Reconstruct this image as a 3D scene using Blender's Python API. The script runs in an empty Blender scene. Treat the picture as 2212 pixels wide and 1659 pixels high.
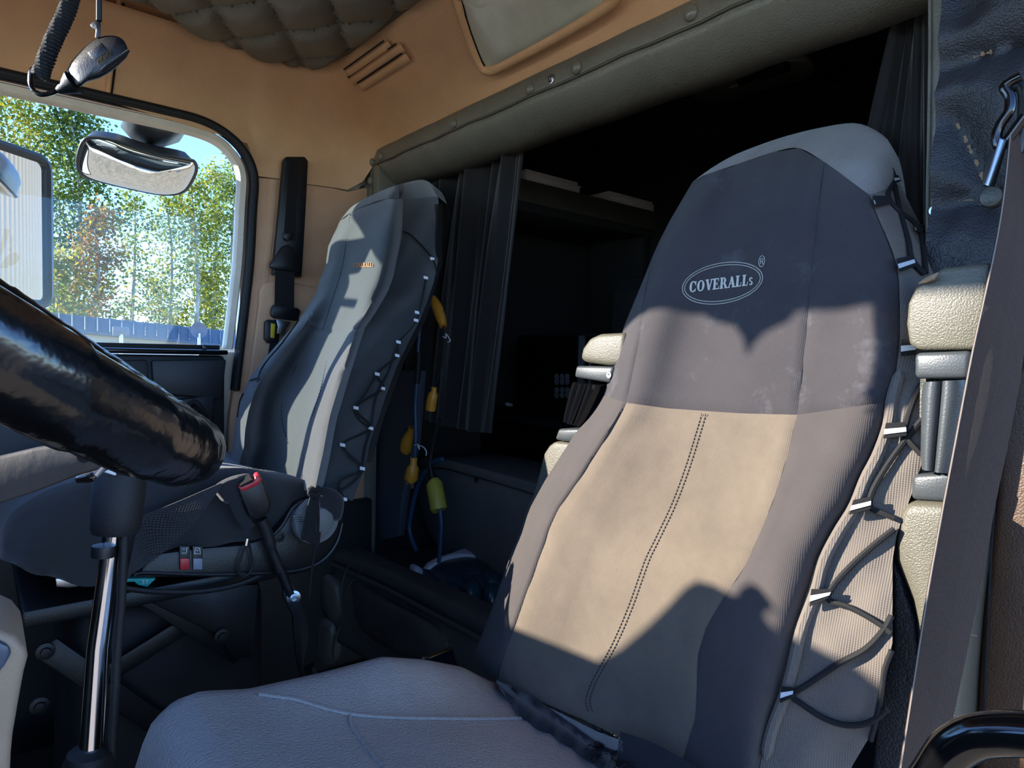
import bpy, bmesh, math, random
import numpy as np
from mathutils import Vector, Matrix
random.seed(7)
# ------------------------------------------------------------------ camera
F = 1400.0; CX, CY = 1106.0, 829.5                 # focal length and principal point, 2212 x 1659 frame
_m = np.array([-50-CX, CY-733, -F]); _m /= np.linalg.norm(_m)
_n = np.array([2801-CX, CY-804, -F]); _n -= _m*_n.dot(_m); _n /= np.linalg.norm(_n)
RW = np.array([-_m, _n, np.cross(-_m, _n)])        # world = RW @ camera
CAM = np.array([0.0, 0.0, 1.05])                   # eye in the open driver's door, 1.05 m above the cab floor
scn = bpy.context.scene
col = scn.collection
cd = bpy.data.cameras.new('camera'); cd.sensor_fit = 'HORIZONTAL'; cd.sensor_width = 36; cd.lens = F/2212*36
cd.clip_start = .02; cd.clip_end = 300
co = bpy.data.objects.new('camera', cd); col.objects.link(co)
_M = Matrix([list(RW[i])+[CAM[i]] for i in range(3)]+[[0, 0, 0, 1]]); co.matrix_world = _M
scn.camera = co
# ------------------------------------------------------------------ light
SUN = np.array([.74, 1.0, -.43])                   # direction the sunlight travels
EXPOSURE = 0.6; SUN_E = 10.0; SKY_E = 0.70
v = scn.view_settings; v.view_transform = 'Standard'; v.look = 'None'; v.gamma = 1; v.use_curve_mapping = False
v.exposure = EXPOSURE
scn.cycles.diffuse_bounces = 6; scn.cycles.glossy_bounces = 3; scn.cycles.max_bounces = 8; scn.cycles.sample_clamp_indirect = 6
scn.cycles.use_adaptive_sampling = True; scn.cycles.adaptive_threshold = .08; scn.cycles.caustics_reflective = False; scn.cycles.caustics_refractive = False
ld = bpy.data.lights.new('sun', 'SUN'); ld.energy = SUN_E; ld.angle = math.radians(.53); ld.color = (1, .93, .82)
lo = bpy.data.objects.new('sun', ld); col.objects.link(lo)
lo.rotation_euler = Vector(SUN).to_track_quat('-Z', 'Y').to_euler(); lo.location = (-1, -6, 6)
w = bpy.data.worlds.new('sky'); scn.world = w; w.use_nodes = True
nt = w.node_tree; nt.nodes.clear()
def nn(t, nt=nt, **k):
    n = nt.nodes.new(t)
    for a, b in k.items(): setattr(n, a, b)
    return n
_sky = nn('ShaderNodeTexSky', sky_type='NISHITA', sun_disc=False, sun_elevation=math.radians(19), sun_rotation=math.atan2(-SUN[0], -SUN[1]), altitude=2500, dust_density=0, ozone_density=6)
_tc = nn('ShaderNodeTexCoord'); _mp = nn('ShaderNodeMapping'); _mp.inputs['Scale'].default_value = (1.2, 1.2, 3.5)
_no = nn('ShaderNodeTexNoise'); _no.inputs['Scale'].default_value = 2.2; _no.inputs['Detail'].default_value = 7
_rp = nn('ShaderNodeValToRGB'); _rp.color_ramp.elements[0].position = .54; _rp.color_ramp.elements[1].position = .74
_mx = nn('ShaderNodeMix', data_type='RGBA'); _mx.inputs['B'].default_value = (1.3, 1.36, 1.44, 1)
_bg = nn('ShaderNodeBackground'); _bg.inputs['Strength'].default_value = SKY_E
_ow = nn('ShaderNodeOutputWorld')
L = nt.links.new
L(_tc.outputs['Generated'], _mp.inputs[0]); L(_mp.outputs[0], _no.inputs['Vector']); L(_no.outputs[0], _rp.inputs[0])
_ti = nn('ShaderNodeMix', data_type='RGBA', blend_type='MULTIPLY'); _ti.inputs['Factor'].default_value = 1; _ti.inputs['B'].default_value = (.84, .82, .84, 1); L(_sky.outputs[0], _ti.inputs['A'])
L(_rp.outputs[0], _mx.inputs['Factor']); L(_ti.outputs['Result'], _mx.inputs['A']); L(_mx.outputs['Result'], _bg.inputs[0]); L(_bg.outputs[0], _ow.inputs[0])
# ------------------------------------------------------------------ pixel rays
def ray(px, py): return RW @ np.array([px-CX, CY-py, -F])/F
def at(px, py, X=None, Y=None, Z=None):            # point of a view ray on an axis-aligned plane of the cab
    d = ray(px, py)
    for i, q in enumerate((X, Y, Z)):
        if q is not None: return CAM+d*(q-CAM[i])/d[i]
def atp(px, py, p0, n):                            # ... on any plane
    d = ray(px, py); n = np.asarray(n, float); return CAM+d*(n.dot(np.asarray(p0)-CAM)/n.dot(d))
def A(*a): return np.array(a, float)
def unit(a): a = np.asarray(a, float); return a/np.linalg.norm(a)
# ------------------------------------------------------------------ materials
def S(r, g, b):
    f = lambda c: c/12.92 if c <= .04045 else ((c+.055)/1.055)**2.4
    return (f(r/255), f(g/255), f(b/255), 1)
MATS = {}
def mat(name, rgb, rough=.6, metal=0, grain=None, leather=None, weave=None, var=None, spec=.5, coat=0, sheen=0, dust=None, alpha=None, emit=None):
    """procedural surface: grain=(scale,strength) noise relief, leather the same with cells, weave=(scale,strength) threads,
    var=(scale,amount) colour drift, dust=(scale,threshold,rgb)"""
    m = bpy.data.materials.new(name); m.use_nodes = True; t = m.node_tree; b = t.nodes['Principled BSDF']
    K = t.links.new; c = S(*rgb)
    b.inputs['Base Color'].default_value = c; b.inputs['Roughness'].default_value = rough; b.inputs['Metallic'].default_value = metal
    b.inputs['Specular IOR Level'].default_value = spec; b.inputs['Coat Weight'].default_value = coat; b.inputs['Coat Roughness'].default_value = .15
    b.inputs['Sheen Weight'].default_value = sheen
    tc = nn('ShaderNodeTexCoord', t).outputs['Object']
    src = None
    if var:
        n = nn('ShaderNodeTexNoise', t); n.inputs['Scale'].default_value = var[0]; n.inputs['Detail'].default_value = 6; n.inputs['Roughness'].default_value = .65; K(tc, n.inputs['Vector'])
        r = nn('ShaderNodeMapRange', t); r.inputs[1].default_value = .3; r.inputs[2].default_value = .7; r.inputs[3].default_value = 1-var[1]; r.inputs[4].default_value = 1+var[1]*.6; K(n.outputs[0], r.inputs[0])
        x = nn('ShaderNodeMix', t, data_type='RGBA', blend_type='MULTIPLY'); x.inputs['Factor'].default_value = 1; x.inputs['A'].default_value = c; K(r.outputs[0], x.inputs['B']); src = x.outputs['Result']
    if dust:
        n = nn('ShaderNodeTexNoise', t); n.inputs['Scale'].default_value = dust[0]; n.inputs['Detail'].default_value = 8; n.inputs['Roughness'].default_value = .75; K(tc, n.inputs['Vector'])
        r = nn('ShaderNodeMapRange', t); r.inputs[1].default_value = dust[1]; r.inputs[2].default_value = min(1, dust[1]+.22); r.inputs[4].default_value = dust[3] if len(dust) > 3 else .7; K(n.outputs[0], r.inputs[0])
        x = nn('ShaderNodeMix', t, data_type='RGBA'); K(r.outputs[0], x.inputs['Factor'])
        if src: K(src, x.inputs['A'])
        else: x.inputs['A'].default_value = c
        x.inputs['B'].default_value = S(*dust[2]); src = x.outputs['Result']
    h = None
    def addh(o, s):
        nonlocal h
        a = nn('ShaderNodeMath', t, operation='MULTIPLY'); a.inputs[1].default_value = s; K(o, a.inputs[0])
        if h is None: h = a.outputs[0]
        else:
            e = nn('ShaderNodeMath', t, operation='ADD'); K(h, e.inputs[0]); K(a.outputs[0], e.inputs[1]); h = e.outputs[0]
    if grain:
        n = nn('ShaderNodeTexNoise', t); n.inputs['Scale'].default_value = grain[0]; n.inputs['Detail'].default_value = 4; K(tc, n.inputs['Vector']); addh(n.outputs[0], grain[1])
    if leather:
        n = nn('ShaderNodeTexVoronoi', t, feature='SMOOTH_F1'); n.inputs['Scale'].default_value = leather[0]; n.inputs['Smoothness'].default_value = .3; K(tc, n.inputs['Vector']); addh(n.outputs['Distance'], -leather[1])
    if weave:
        for d in ('X', 'Z'):
            n = nn('ShaderNodeTexWave', t, wave_type='BANDS', bands_direction=d); n.inputs['Scale'].default_value = weave[0]; n.inputs['Distortion'].default_value = 0; n.inputs['Detail'].default_value = 0; K(tc, n.inputs['Vector']); addh(n.outputs[0], weave[1])
    if h is not None:
        bp = nn('ShaderNodeBump', t); bp.inputs['Strength'].default_value = 1; bp.inputs['Distance'].default_value = .001; K(h, bp.inputs['Height']); K(bp.outputs[0], b.inputs['Normal'])
    if src: K(src, b.inputs['Base Color'])
    if emit: b.inputs['Emission Color'].default_value = S(*emit[:3]); b.inputs['Emission Strength'].default_value = emit[3]
    if alpha is not None: b.inputs['Alpha'].default_value = alpha
    MATS[name] = m; return m
mat('tan', (222, 176, 130), .55, grain=(160, .5), leather=(420, .35), var=(5, .12))
mat('tan_soft', (206, 162, 126), .7, grain=(300, .6), var=(6, .14))
mat('olive', (114, 110, 97), .42, leather=(260, .5), grain=(60, .5), var=(8, .15))
mat('olive_dark', (78, 77, 69), .45, leather=(260, .5), var=(8, .2))
mat('lens', (196, 198, 178), .25, grain=(30, .6), var=(14, .14), coat=.5)
mat('black_plastic', (19, 20, 22), .42, grain=(500, .25), spec=.5)
mat('black_gloss', (12, 12, 13), .12, spec=.6)
mat('rubber', (16, 16, 17), .65, grain=(400, .5))
mat('slot', (6, 5, 5), .9)
mat('frame_paint', (226, 214, 194), .4, var=(20, .12), dust=(60, .62, (120, 100, 80)))
mat('door_black', (30, 31, 33), .5, grain=(300, .6), var=(6, .2))
mat('navy_cloth', (53, 49, 51), .95, weave=(150, .16), grain=(500, .2), var=(9, .16), sheen=.1, dust=(12, .57, (116, 116, 122), .35))
mat('side_cloth', (66, 60, 58), .95, weave=(150, .2), var=(9, .14), sheen=.05)
mat('beige_cloth', (101, 89, 75), .95, weave=(150, .2), grain=(500, .2), var=(7, .24), sheen=.1, dust=(9, .60, (72, 60, 46), .45))
mat('grey_cloth', (132, 125, 118), .95, weave=(120, .35), var=(9, .12), sheen=.2, dust=(8, .66, (110, 96, 80), .4))
mat('seat_cloth', (40, 41, 42), .95, weave=(150, .15), grain=(60, .8), var=(9, .2), sheen=.2)
mat('grey_cloth_sunlit', (108, 99, 90), .95, weave=(120, .35), var=(9, .12), dust=(8, .66, (90, 76, 62), .4))  # same fabric as grey_cloth, colour darkened where direct sun would overexpose it
mat('button_vinyl', (112, 108, 96), .28)
mat('charcoal_cloth', (50, 54, 55), .95, weave=(150, .15), grain=(500, .3), var=(8, .14), sheen=.3)
mat('black_cloth', (32, 31, 33), .95, weave=(150, .15), var=(8, .2), sheen=.2)
mat('grey_leather', (142, 136, 130), .5, leather=(300, .9), grain=(25, .6), var=(9, .12), dust=(12, .64, (110, 92, 82), .35))
mat('pale_leather', (88, 84, 71), .48, leather=(520, .45), var=(10, .1))
mat('armrest_plastic', (60, 64, 66), .38, grain=(500, .3))
mat('cord', (12, 12, 13), .8, grain=(900, .6))
mat('tag_white', (206, 208, 210), .6)
mat('tag_black', (22, 22, 24), .85, weave=(600, .4))
mat('thread', (20, 20, 26), .9)
mat('lettering', (188, 184, 174), .8)
mat('tan_letter', (170, 120, 78), .8)
mat('belt', (70, 50, 37), .85, weave=(330, .5), var=(7, .12))
mat('belt_black', (24, 25, 28), .85, weave=(330, .4))
mat('chrome', (225, 225, 228), .12, metal=1)
mat('steel', (170, 172, 176), .3, metal=1)
mat('charcoal_vinyl', (40, 41, 44), .5, leather=(420, .8), grain=(110, .8), var=(10, .2), dust=(16, .66, (110, 96, 78), .5))
mat('dusty_seam', (150, 124, 96), .95, grain=(400, 1))
mat('curtain', (24, 20, 18), .95, grain=(500, .5), var=(7, .15), sheen=.3)
mat('sleeper_dark', (32, 32, 32), .85, grain=(300, .5), var=(5, .2))
mat('floor_mat', (26, 25, 25), .9, grain=(250, .8), var=(8, .3), dust=(30, .70, (90, 80, 68), .4))
# ------------------------------------------------------------------ mesh helpers: every builder returns (vertices, faces) in world space
def grid(rows, cu=False, cv=False):
    n = len(rows); m = len(rows[0]); V = [p for r in rows for p in r]; Fc = []
    for i in range(n if cv else n-1):
        for j in range(m if cu else m-1):
            a, b = i*m+j, i*m+(j+1) % m; c, d = ((i+1) % n)*m+(j+1) % m, ((i+1) % n)*m+j
            Fc.append((a, b, c, d))
    return V, Fc
def join(*gs):
    V, Fc = [], []
    for v_, f_ in gs:
        o = len(V); V += list(v_); Fc += [tuple(i+o for i in f) for f in f_]
    return V, Fc
def cr(pts, n=8, closed=False):                    # Catmull-Rom through points
    P = [np.asarray(p, float) for p in pts]; out = []; N = len(P)
    if N < 3 and not closed: return P
    for i in range(N if closed else N-1):
        g = (lambda k: P[k % N]) if closed else (lambda k: P[min(max(k, 0), N-1)])
        a, b, c, d = g(i-1), g(i), g(i+1), g(i+2)
        for k in range(n):
            t = k/n; out.append(.5*((2*b)+(c-a)*t+(2*a-5*b+4*c-d)*t*t+(3*b-3*c+d-a)*t**3))
    if not closed: out.append(P[-1])
    return out
def resample(pts, n):
    P = np.array([np.asarray(p, float) for p in pts]); s = np.r_[0, np.cumsum(np.linalg.norm(np.diff(P, axis=0), axis=1))]
    q = np.linspace(0, s[-1], n); return np.stack([np.interp(q, s, P[:, k]) for k in range(P.shape[1])], 1)
def frames(P, closed=False):
    P = [np.asarray(p, float) for p in P]; N = len(P); T = []
    for i in range(N):
        a = P[(i-1) % N] if closed or i > 0 else P[i]; b = P[(i+1) % N] if closed or i < N-1 else P[i]
        T.append(unit(b-a))
    u = np.cross(T[0], A(0, 0, 1)); u = unit(u) if np.linalg.norm(u) > 1e-3 else A(1, 0, 0)
    out = []
    for t in T:
        u = unit(u-t*u.dot(t)); out.append((t, u, np.cross(t, u)))
    return out
def tube(pts, r, n=8, closed=False, sx=1.0, caps=True, up=None):
    P = [np.asarray(p, float) for p in pts]; fr = frames(P, closed); rr = r if hasattr(r, '__len__') else [r]*len(P); rows = []
    for p, (t, u, w_), q in zip(P, fr, rr):
        if up is not None: w_ = unit(np.asarray(up)-t*np.dot(up, t)); u = np.cross(w_, t)
        rows.append([p+q*(math.cos(2*math.pi*k/n)*u*sx+math.sin(2*math.pi*k/n)*w_) for k in range(n)])
    V, Fc = grid(rows, cu=True, cv=closed)
    if caps and not closed:
        Fc = Fc+[tuple(range(n))[::-1], tuple(range((len(P)-1)*n, len(P)*n))]
    return V, Fc
def bmout(bm):
    V = [np.array(v_.co) for v_ in bm.verts]; bm.verts.index_update(); Fc = [tuple(v_.index for v_ in f.verts) for f in bm.faces]; bm.free(); return V, Fc
def box(c, size, R=None, bev=0, seg=2, taper=None):
    """R: 3x3 whose columns are the box axes; taper=(sx,sy) scales the +z end"""
    bm = bmesh.new(); bmesh.ops.create_cube(bm, size=1)
    for v_ in bm.verts:
        if taper and v_.co.z > 0: v_.co.x *= taper[0]; v_.co.y *= taper[1]
        v_.co = Vector((v_.co.x*size[0], v_.co.y*size[1], v_.co.z*size[2]))
    if bev: bmesh.ops.bevel(bm, geom=bm.edges[:]+bm.verts[:], offset=bev, segments=seg, profile=.5, affect='EDGES', clamp_overlap=True)
    V, Fc = bmout(bm); R = np.eye(3) if R is None else np.asarray(R); return [np.asarray(c)+R@v_ for v_ in V], Fc
def prism(poly, vec, bev=0, seg=2):
    """poly (3-D outline) extruded by vec, edges rounded"""
    bm = bmesh.new(); a = [bm.verts.new(tuple(p)) for p in poly]; f = bm.faces.new(a)
    r = bmesh.ops.extrude_face_region(bm, geom=[f]); bmesh.ops.translate(bm, verts=[g for g in r['geom'] if isinstance(g, bmesh.types.BMVert)], vec=Vector(tuple(vec)))
    bmesh.ops.recalc_face_normals(bm, faces=bm.faces[:])
    if bev: bmesh.ops.bevel(bm, geom=[e for e in bm.edges if len(e.link_faces) == 2 and e.calc_face_angle() > .5], offset=bev, segments=seg, profile=.5, affect='EDGES', clamp_overlap=True)
    return bmout(bm)
def lathe(prof, o, axis, n=20, e1=None):
    axis = unit(axis); u = np.cross(axis, A(.3, .2, .9)) if e1 is None else np.asarray(e1, float); u = unit(u-axis*u.dot(axis)); w_ = np.cross(axis, u)
    rows = [[np.asarray(o)+axis*h+max(r, 1e-4)*(math.cos(2*math.pi*k/n)*u+math.sin(2*math.pi*k/n)*w_) for k in range(n)] for r, h in prof]
    V, Fc = grid(rows, cu=True); return V, Fc+[tuple(range(n))[::-1], tuple(range((len(prof)-1)*n, len(prof)*n))]
def strap(Lp, Rp, t, n=None, bow=0):
    """band between two edge lines, thickness t"""
    n = n or max(len(Lp), len(Rp)); a = resample(Lp, n); b = resample(Rp, n); rows = []
    for i in range(n):
        tan = unit(a[min(i+1, n-1)]-a[max(i-1, 0)]+b[min(i+1, n-1)]-b[max(i-1, 0)]); nr = unit(np.cross(tan, b[i]-a[i]))
        r = []
        for s in (1, -1):
            for k in ((0, .5, 1) if s > 0 else (1, .5, 0)): r.append(a[i]*(1-k)+b[i]*k+nr*(s*t/2+bow*math.sin(math.pi*k)))
        rows.append(r)
    V, Fc = grid(rows, cu=True); return V, Fc+[tuple(range(6))[::-1], tuple(range((n-1)*6, n*6))]
def pillow(outline, nrm, depth, rings=6, back=0.0, p=2.4, puff=None):
    """closed outline swollen along nrm: rings shrink to the centre while the height rises"""
    O = np.array([np.asarray(q, float) for q in outline]); c = O.mean(0); nrm = unit(nrm); rows = [O-nrm*back] if back else []
    for k in range(rings+1):
        s = 1-k/rings*.999; h = depth*(1-s**p)**(1/p); rows.append(c+(O-c)*s+nrm*h)
    V, Fc = grid([list(r) for r in rows], cu=True); n = len(O)
    if back: Fc.append(tuple(range(n))[::-1])
    return V, Fc
def solid(g, vec):                                 # a sheet given thickness along vec (closed shell for open quad sheets)
    bm = bmesh.new(); vs = [bm.verts.new(tuple(p)) for p in g[0]]
    for f in g[1]:
        try: bm.faces.new([vs[i] for i in f])
        except ValueError: pass
    r = bmesh.ops.extrude_face_region(bm, geom=bm.faces[:]); bmesh.ops.translate(bm, verts=[q for q in r['geom'] if isinstance(q, bmesh.types.BMVert)], vec=Vector(tuple(vec)))
    bmesh.ops.recalc_face_normals(bm, faces=bm.faces[:]); return bmout(bm)
# ------------------------------------------------------------------ objects
def base_of(o): return np.array(o.get('_b', (0, 0, 0)), float) if o else np.zeros(3)
ORG = {}
def obj(name, g, m, parent=None, org=None, smooth=True, sharp=40, label=None, kind=None):
    """one mesh object; vertices come in world space, the origin goes to org (parts take their thing's)"""
    o0 = np.zeros(3) if org is None else np.asarray(org, float)
    if parent is not None and org is None: o0 = ORG[parent.name]
    me = bpy.data.meshes.new(name); me.from_pydata([tuple(np.asarray(p)-o0) for p in g[0]], [], [tuple(f) for f in g[1]]); me.validate()
    bm = bmesh.new(); bm.from_mesh(me); bmesh.ops.recalc_face_normals(bm, faces=bm.faces[:]); bm.to_mesh(me); bm.free()
    if smooth:
        me.polygons.foreach_set('use_smooth', [True]*len(me.polygons)); me.set_sharp_from_angle(angle=math.radians(sharp))
    me.materials.append(MATS[m] if isinstance(m, str) else m)
    o = bpy.data.objects.new(name, me); col.objects.link(o); ORG[o.name] = o0
    if parent is not None:
        o.parent = parent; o.location = o0-ORG[parent.name]
    else: o.location = o0
    if label: o['label'] = label
    if kind: o['kind'] = kind
    return o
def thing(name, label, cat, loc, group=None, kind=None):
    o = bpy.data.objects.new(name, None); o.empty_display_size = .05; col.objects.link(o); o.location = tuple(loc); ORG[o.name] = np.asarray(loc, float)
    return tag(o, label, cat, group, kind)
def tag(o, label, cat, group=None, kind=None):
    o['label'] = label; o['category'] = cat
    if group: o['group'] = group
    if kind: o['kind'] = kind
    return o
def struct(name, g, m, label=None, **k):
    o = obj(name, g, m, **k); o['kind'] = 'structure'
    if label: o['label'] = label
    return o
def sgroup(name, loc=(0, 0, 0), label=None):       # a piece of the setting with parts
    o = bpy.data.objects.new(name, None); o.empty_display_size = .05; col.objects.link(o); o.location = loc; ORG[o.name] = np.asarray(loc, float); o['kind'] = 'structure'
    if label: o['label'] = label
    return o
# ================================================================== the cab shell (x to the driver's side, y to the rear, z up; cab floor z = 0)
XP, XD, YB, ZC = -2.0, -.10, 1.02, 1.90
GZ = -1.25                                          # ground outside
def zs(y): return 1.665 if y < .25 else 1.665-.03*(y-.25)/.35
# floor, front wall, ceiling
struct('floor', box((-1.05, .04, -.02), (1.94, 2.0, .04)), 'floor_mat', 'dark rubber mat covering the cab floor')
struct('ceiling', box((-1.05, .25, ZC+.04), (2.1, 1.62, .04)), 'tan', 'tan roof lining above the quilted pad')
# upper tan moulding: wraps from the passenger side round the corner to the header
def path(t, r, x0, y1):                             # plan path: along the side, round the corner, along the back
    pass
rows = []
ys = list(np.linspace(-.45, .55, 15))+[.62]
bot, top = [], []
for y in ys: bot.append(A(XP, y, zs(y)+.012)); top.append(A(-1.93, y, 1.885))
bot += [at(*p, X=XP) for p in ((548, 343), (556, 380), (600, 386), (665, 398), (720, 405))]
top += [A(-1.93, q, 1.885) for q in (.64, .66, .68, .71, .74)]
# corner
bot += [A(-1.997, .935, 1.565), A(-1.985, .985, 1.60), A(-1.955, 1.012, 1.66), A(-1.92, 1.02, 1.69)]
top += [A(-1.925, .765, 1.885), A(-1.91, .79, 1.885), A(-1.885, .81, 1.885), A(-1.85, .825, 1.885)]
for x in np.linspace(-1.85, -.05, 12): bot.append(A(x, YB, 1.693)); top.append(A(x if x > -1.8 else x+.05, .83, 1.885))
nb = len(bot); NS = 10
rows = []
for k in range(NS+1):
    t = k/NS; r = []
    for i in range(nb):
        b, c = bot[i], top[i]
        side = min(1, max(0, (i-24)/5.)) if i > 20 else 0      # 0 on the passenger side, 1 on the back
        # the side stays upright and then rolls in; the back slopes evenly with a slight hollow
        q = b*(1-t)+c*t
        roll = A(-1, 0, 0)*.028*math.sin(math.pi*t)**.8*(1-side)+A(0, .72, .7)*(.018*math.sin(math.pi*t))*side
        r.append(q+roll)
    rows.append(r)
g = grid(rows)
struct('trim_1', solid(g, (-.0, .0, .012)), 'tan', 'tan moulded upper lining running round the passenger corner to the header', sharp=60)
obj('panel_joint', tube(cr([at(272, -30, X=-1.955), at(262, 40, X=-1.975), at(254, 100, X=-1.99), at(246, 160, X=-1.998), at(238, 219, X=-2.002)], 5), .0035, 6), 'slot', bpy.data.objects['trim_1'])
obj('joint_flange', tube(cr([at(262, -30, X=-1.953), at(252, 40, X=-1.972), at(245, 100, X=-1.987), at(238, 160, X=-1.995), at(231, 217, X=-2.0)], 5), .006, 8), 'tan', bpy.data.objects['trim_1'])
def shell_pt(px, py, off=0):                        # sloped rear panel of the moulding
    return atp(px, py, A(0, .925-.001, 1.79-.001)+A(0, -.69, -.725)*off, (0, -.69, -.725))
# quilted ceiling pad
qx, qy = .132, .0885; ox, oy = -1.868, .722
def tuft(x, y):
    a, b = (x-ox)/qx, (y-oy)/qy; s, d = (a+b)/2, (a-b)/2
    fs, fd = abs((s % 1)-.5)*2, abs((d % 1)-.5)*2    # 1 at seams
    e = max(fs, fd); n_ = min(fs, fd)
    return .030*(1-e**3.2)**.6*(1-.35*n_**2)
edge = [A(-1.83, -.40), A(-1.83, .2), A(-1.85, .34), A(-1.915, .47), A(-1.945, .60), A(-1.94, .72), A(-1.90, .785), A(-1.80, .812), A(-1.6, .82), A(-.3, .82), A(-.22, .75), A(-.2, .6), A(-.2, -.40)]
EO = np.array(cr(edge, 6))
def inside(x, y):
    c = False; n_ = len(EO)
    for i in range(n_):
        a, b = EO[i], EO[i-1]
        if (a[1] > y) != (b[1] > y) and x < (b[0]-a[0])*(y-a[1])/(b[1]-a[1])+a[0]: c = not c
    return c
def edist(x, y):
    P = A(x, y); d = 9
    a = EO; b = np.roll(EO, -1, 0); ab = b-a; t = np.clip(((P-a)*ab).sum(1)/np.maximum((ab*ab).sum(1), 1e-9), 0, 1)
    return np.linalg.norm(a+ab*t[:, None]-P, axis=1).min()
pad = thing('quilted_ceiling_pad', 'dark grey quilted vinyl pad buttoned to the cab ceiling', 'ceiling pad', (-1.05, 0, 1.88))
# sheet: warp a regular grid to the outline (rows across x at each y)
V, Fc, idx = [], [], {}
xs = np.arange(-1.96, -.19, .0125); yl = np.arange(-.05, .835, .0115)
for j, y in enumerate(yl):
    for i, x in enumerate(xs):
        if inside(x, y):
            d = edist(x, y); lip = min(1, d/.03)
            idx[i, j] = len(V); V.append(A(x, y, 1.897-(.012+tuft(x, y))*(1-(1-lip)**2.0)))
for (i, j) in list(idx):
    q = [(i, j), (i+1, j), (i+1, j+1), (i, j+1)]
    if all(k in idx for k in q): Fc.append(tuple(idx[k] for k in q))
# rim: pull the border vertices onto the outline
cells = {}
for f in Fc:
    c = sum(V[i] for i in f)/4; a, b = (c[0]-ox)/qx, (c[1]-oy)/qy
    k = (math.floor((a+b)/2), math.floor((a-b)/2)) if c[0] < -1.25 else 'rest'; cells.setdefault(k, []).append(f)
for k, fs in cells.items():                          # one object for each diamond of the quilting in view
    ids = sorted({i for f in fs for i in f}); mp_ = {i: n for n, i in enumerate(ids)}
    o = obj('quilted_diamond' if k != 'rest' else 'quilting_beyond', ([V[i] for i in ids], [tuple(mp_[i] for i in f) for f in fs]), 'olive', pad, sharp=80)
    if k == 'rest': o['kind'] = 'stuff'
rim = [A(p[0], p[1], 1.892) for p in EO if p[1] > -.06]
obj('piping', tube(rim, .009, 8), 'olive_dark', pad)
for a in range(-1, 14):
    for b in range(-11, 2):
        if (a+b) % 2 == 0:
            x, y = ox+a*qx, oy+b*qy
            if inside(x, y) and edist(x, y) > .03 and y > -.03 and x < -1.2:
                obj('tuft_button', lathe([(.009, 0), (.008, -.003), (.004, -.005), (0, -.0055)], A(x, y, 1.892-.006), (0, 0, 1), 10), 'olive_dark', pad)
# louvres in the corner
vent = thing('ceiling_vent', 'tan louvred air vent with three dark slots beside the quilted pad', 'vent', shell_pt(800, 140))
un = A(0, -.69, -.725)
sl = [((743, 150), (829, 88)), ((752, 167), (856, 94)), ((772, 179), (868, 115))]
for k, (a, b) in enumerate(sl):
    p, q = shell_pt(*a, .004), shell_pt(*b, .004); d = unit(q-p); wv = np.cross(d, un)
    obj('slot', prism([p+wv*.002, q+wv*.002, q-wv*.002, p-wv*.002], un*.002), 'slot', vent)
    w1 = wv if wv[2] < 0 else -wv
    L0, R0 = p+w1*.004-un*.003, q+w1*.004-un*.003; rr = []
    for t in np.linspace(-.008, np.linalg.norm(R0-L0)+.010, 14):
        e = min(1, max(0, (t+.008)/.012), max(0, (np.linalg.norm(R0-L0)+.010-t)/.012)); c0 = L0+d*t
        rr.append([c0, c0+w1*.003+un*.007*e, c0+w1*.010+un*.009*e, c0+w1*.018+un*.006*e, c0+w1*.023])
    obj('louvre', grid(rr), 'tan', vent)
# dome light
dl = thing('dome_light', 'rectangular cloudy dome light set in the tan header panel', 'lamp', shell_pt(1160, 70))
oc = [(1003, 30), (1020, -18), (1300, -60), (1318, -30), (1300, 20), (1200, 80), (1068, 147), (1045, 137)]
ic = [shell_pt(x, y, .012) for x, y in ((1005, 22), (1022, -14), (1288, -62), (1312, -20), (1306, 8), (1270, 35), (1190, 82), (1085, 138), (1062, 146), (1042, 130))]
icr = cr(ic, 5, True); cc = np.mean(icr, 0)
obj('lens', pillow(icr, un, .012, 5, back=.008, p=3), 'lens', dl)
obj('bezel', tube([cc+(p-cc)*1.075+un*-.002 for p in icr], .013, 10, closed=True), 'tan', dl)
obj('bezel_groove', tube([cc+(p-cc)*1.012 for p in icr], .003, 6, closed=True), 'slot', dl)
# ---------------------------------------------------------------- header over the sleeper opening
hd = sgroup('trim_2', (-1.15, YB, 1.6), 'dark grey vinyl header roll with snap buttons over the sleeper opening')
prof = [(1.012, 1.700), (1.006, 1.694), (1.006, 1.668), (1.008, 1.650)]
hx = np.linspace(-2.0, -.30, 30)
def wob(x): return .0015*math.sin(x*23)+.001*math.sin(x*51)
obj('header_strip', grid([[A(x, y+wob(x)*.6, z) for x in hx] for y, z in prof+[(1.03, 1.648), (1.03, 1.70)]], cv=True), 'olive', hd, sharp=70)
roll = [(1.012, 1.652), (1.006, 1.645), (1.012, 1.632), (1.028, 1.612), (1.05, 1.597), (1.075, 1.588), (1.10, 1.585), (1.14, 1.59), (1.17, 1.62), (1.17, 1.66)]
obj('header_roll', grid([[A(x, y+wob(x), z+wob(x+.7)*.5) for x in hx] for y, z in roll], cv=True), 'olive', hd, sharp=70)
obj('seam_bead', tube([A(x, 1.0045+wob(x), 1.6495+wob(x+.7)*.5) for x in hx], .0028, 6), 'olive_dark', hd)
def stud(px, py, Y=1.005, m='button_vinyl', par=hd, r=.0135, nrm=(0, -1, 0)):
    c = at(px, py, Y=Y); obj('snap_button', lathe([(r*1.05, -.004), (r*1.1, .0015), (r, .004), (r*.75, .0075), (r*.4, .0095), (0, .0102)], c, nrm, 14), m, par)
for p in ((822, 338), (980, 267), (1145, 192), (1246, 146), (1492, 29)): stud(*p)
c = at(1191, 171, Y=1.006)
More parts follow.
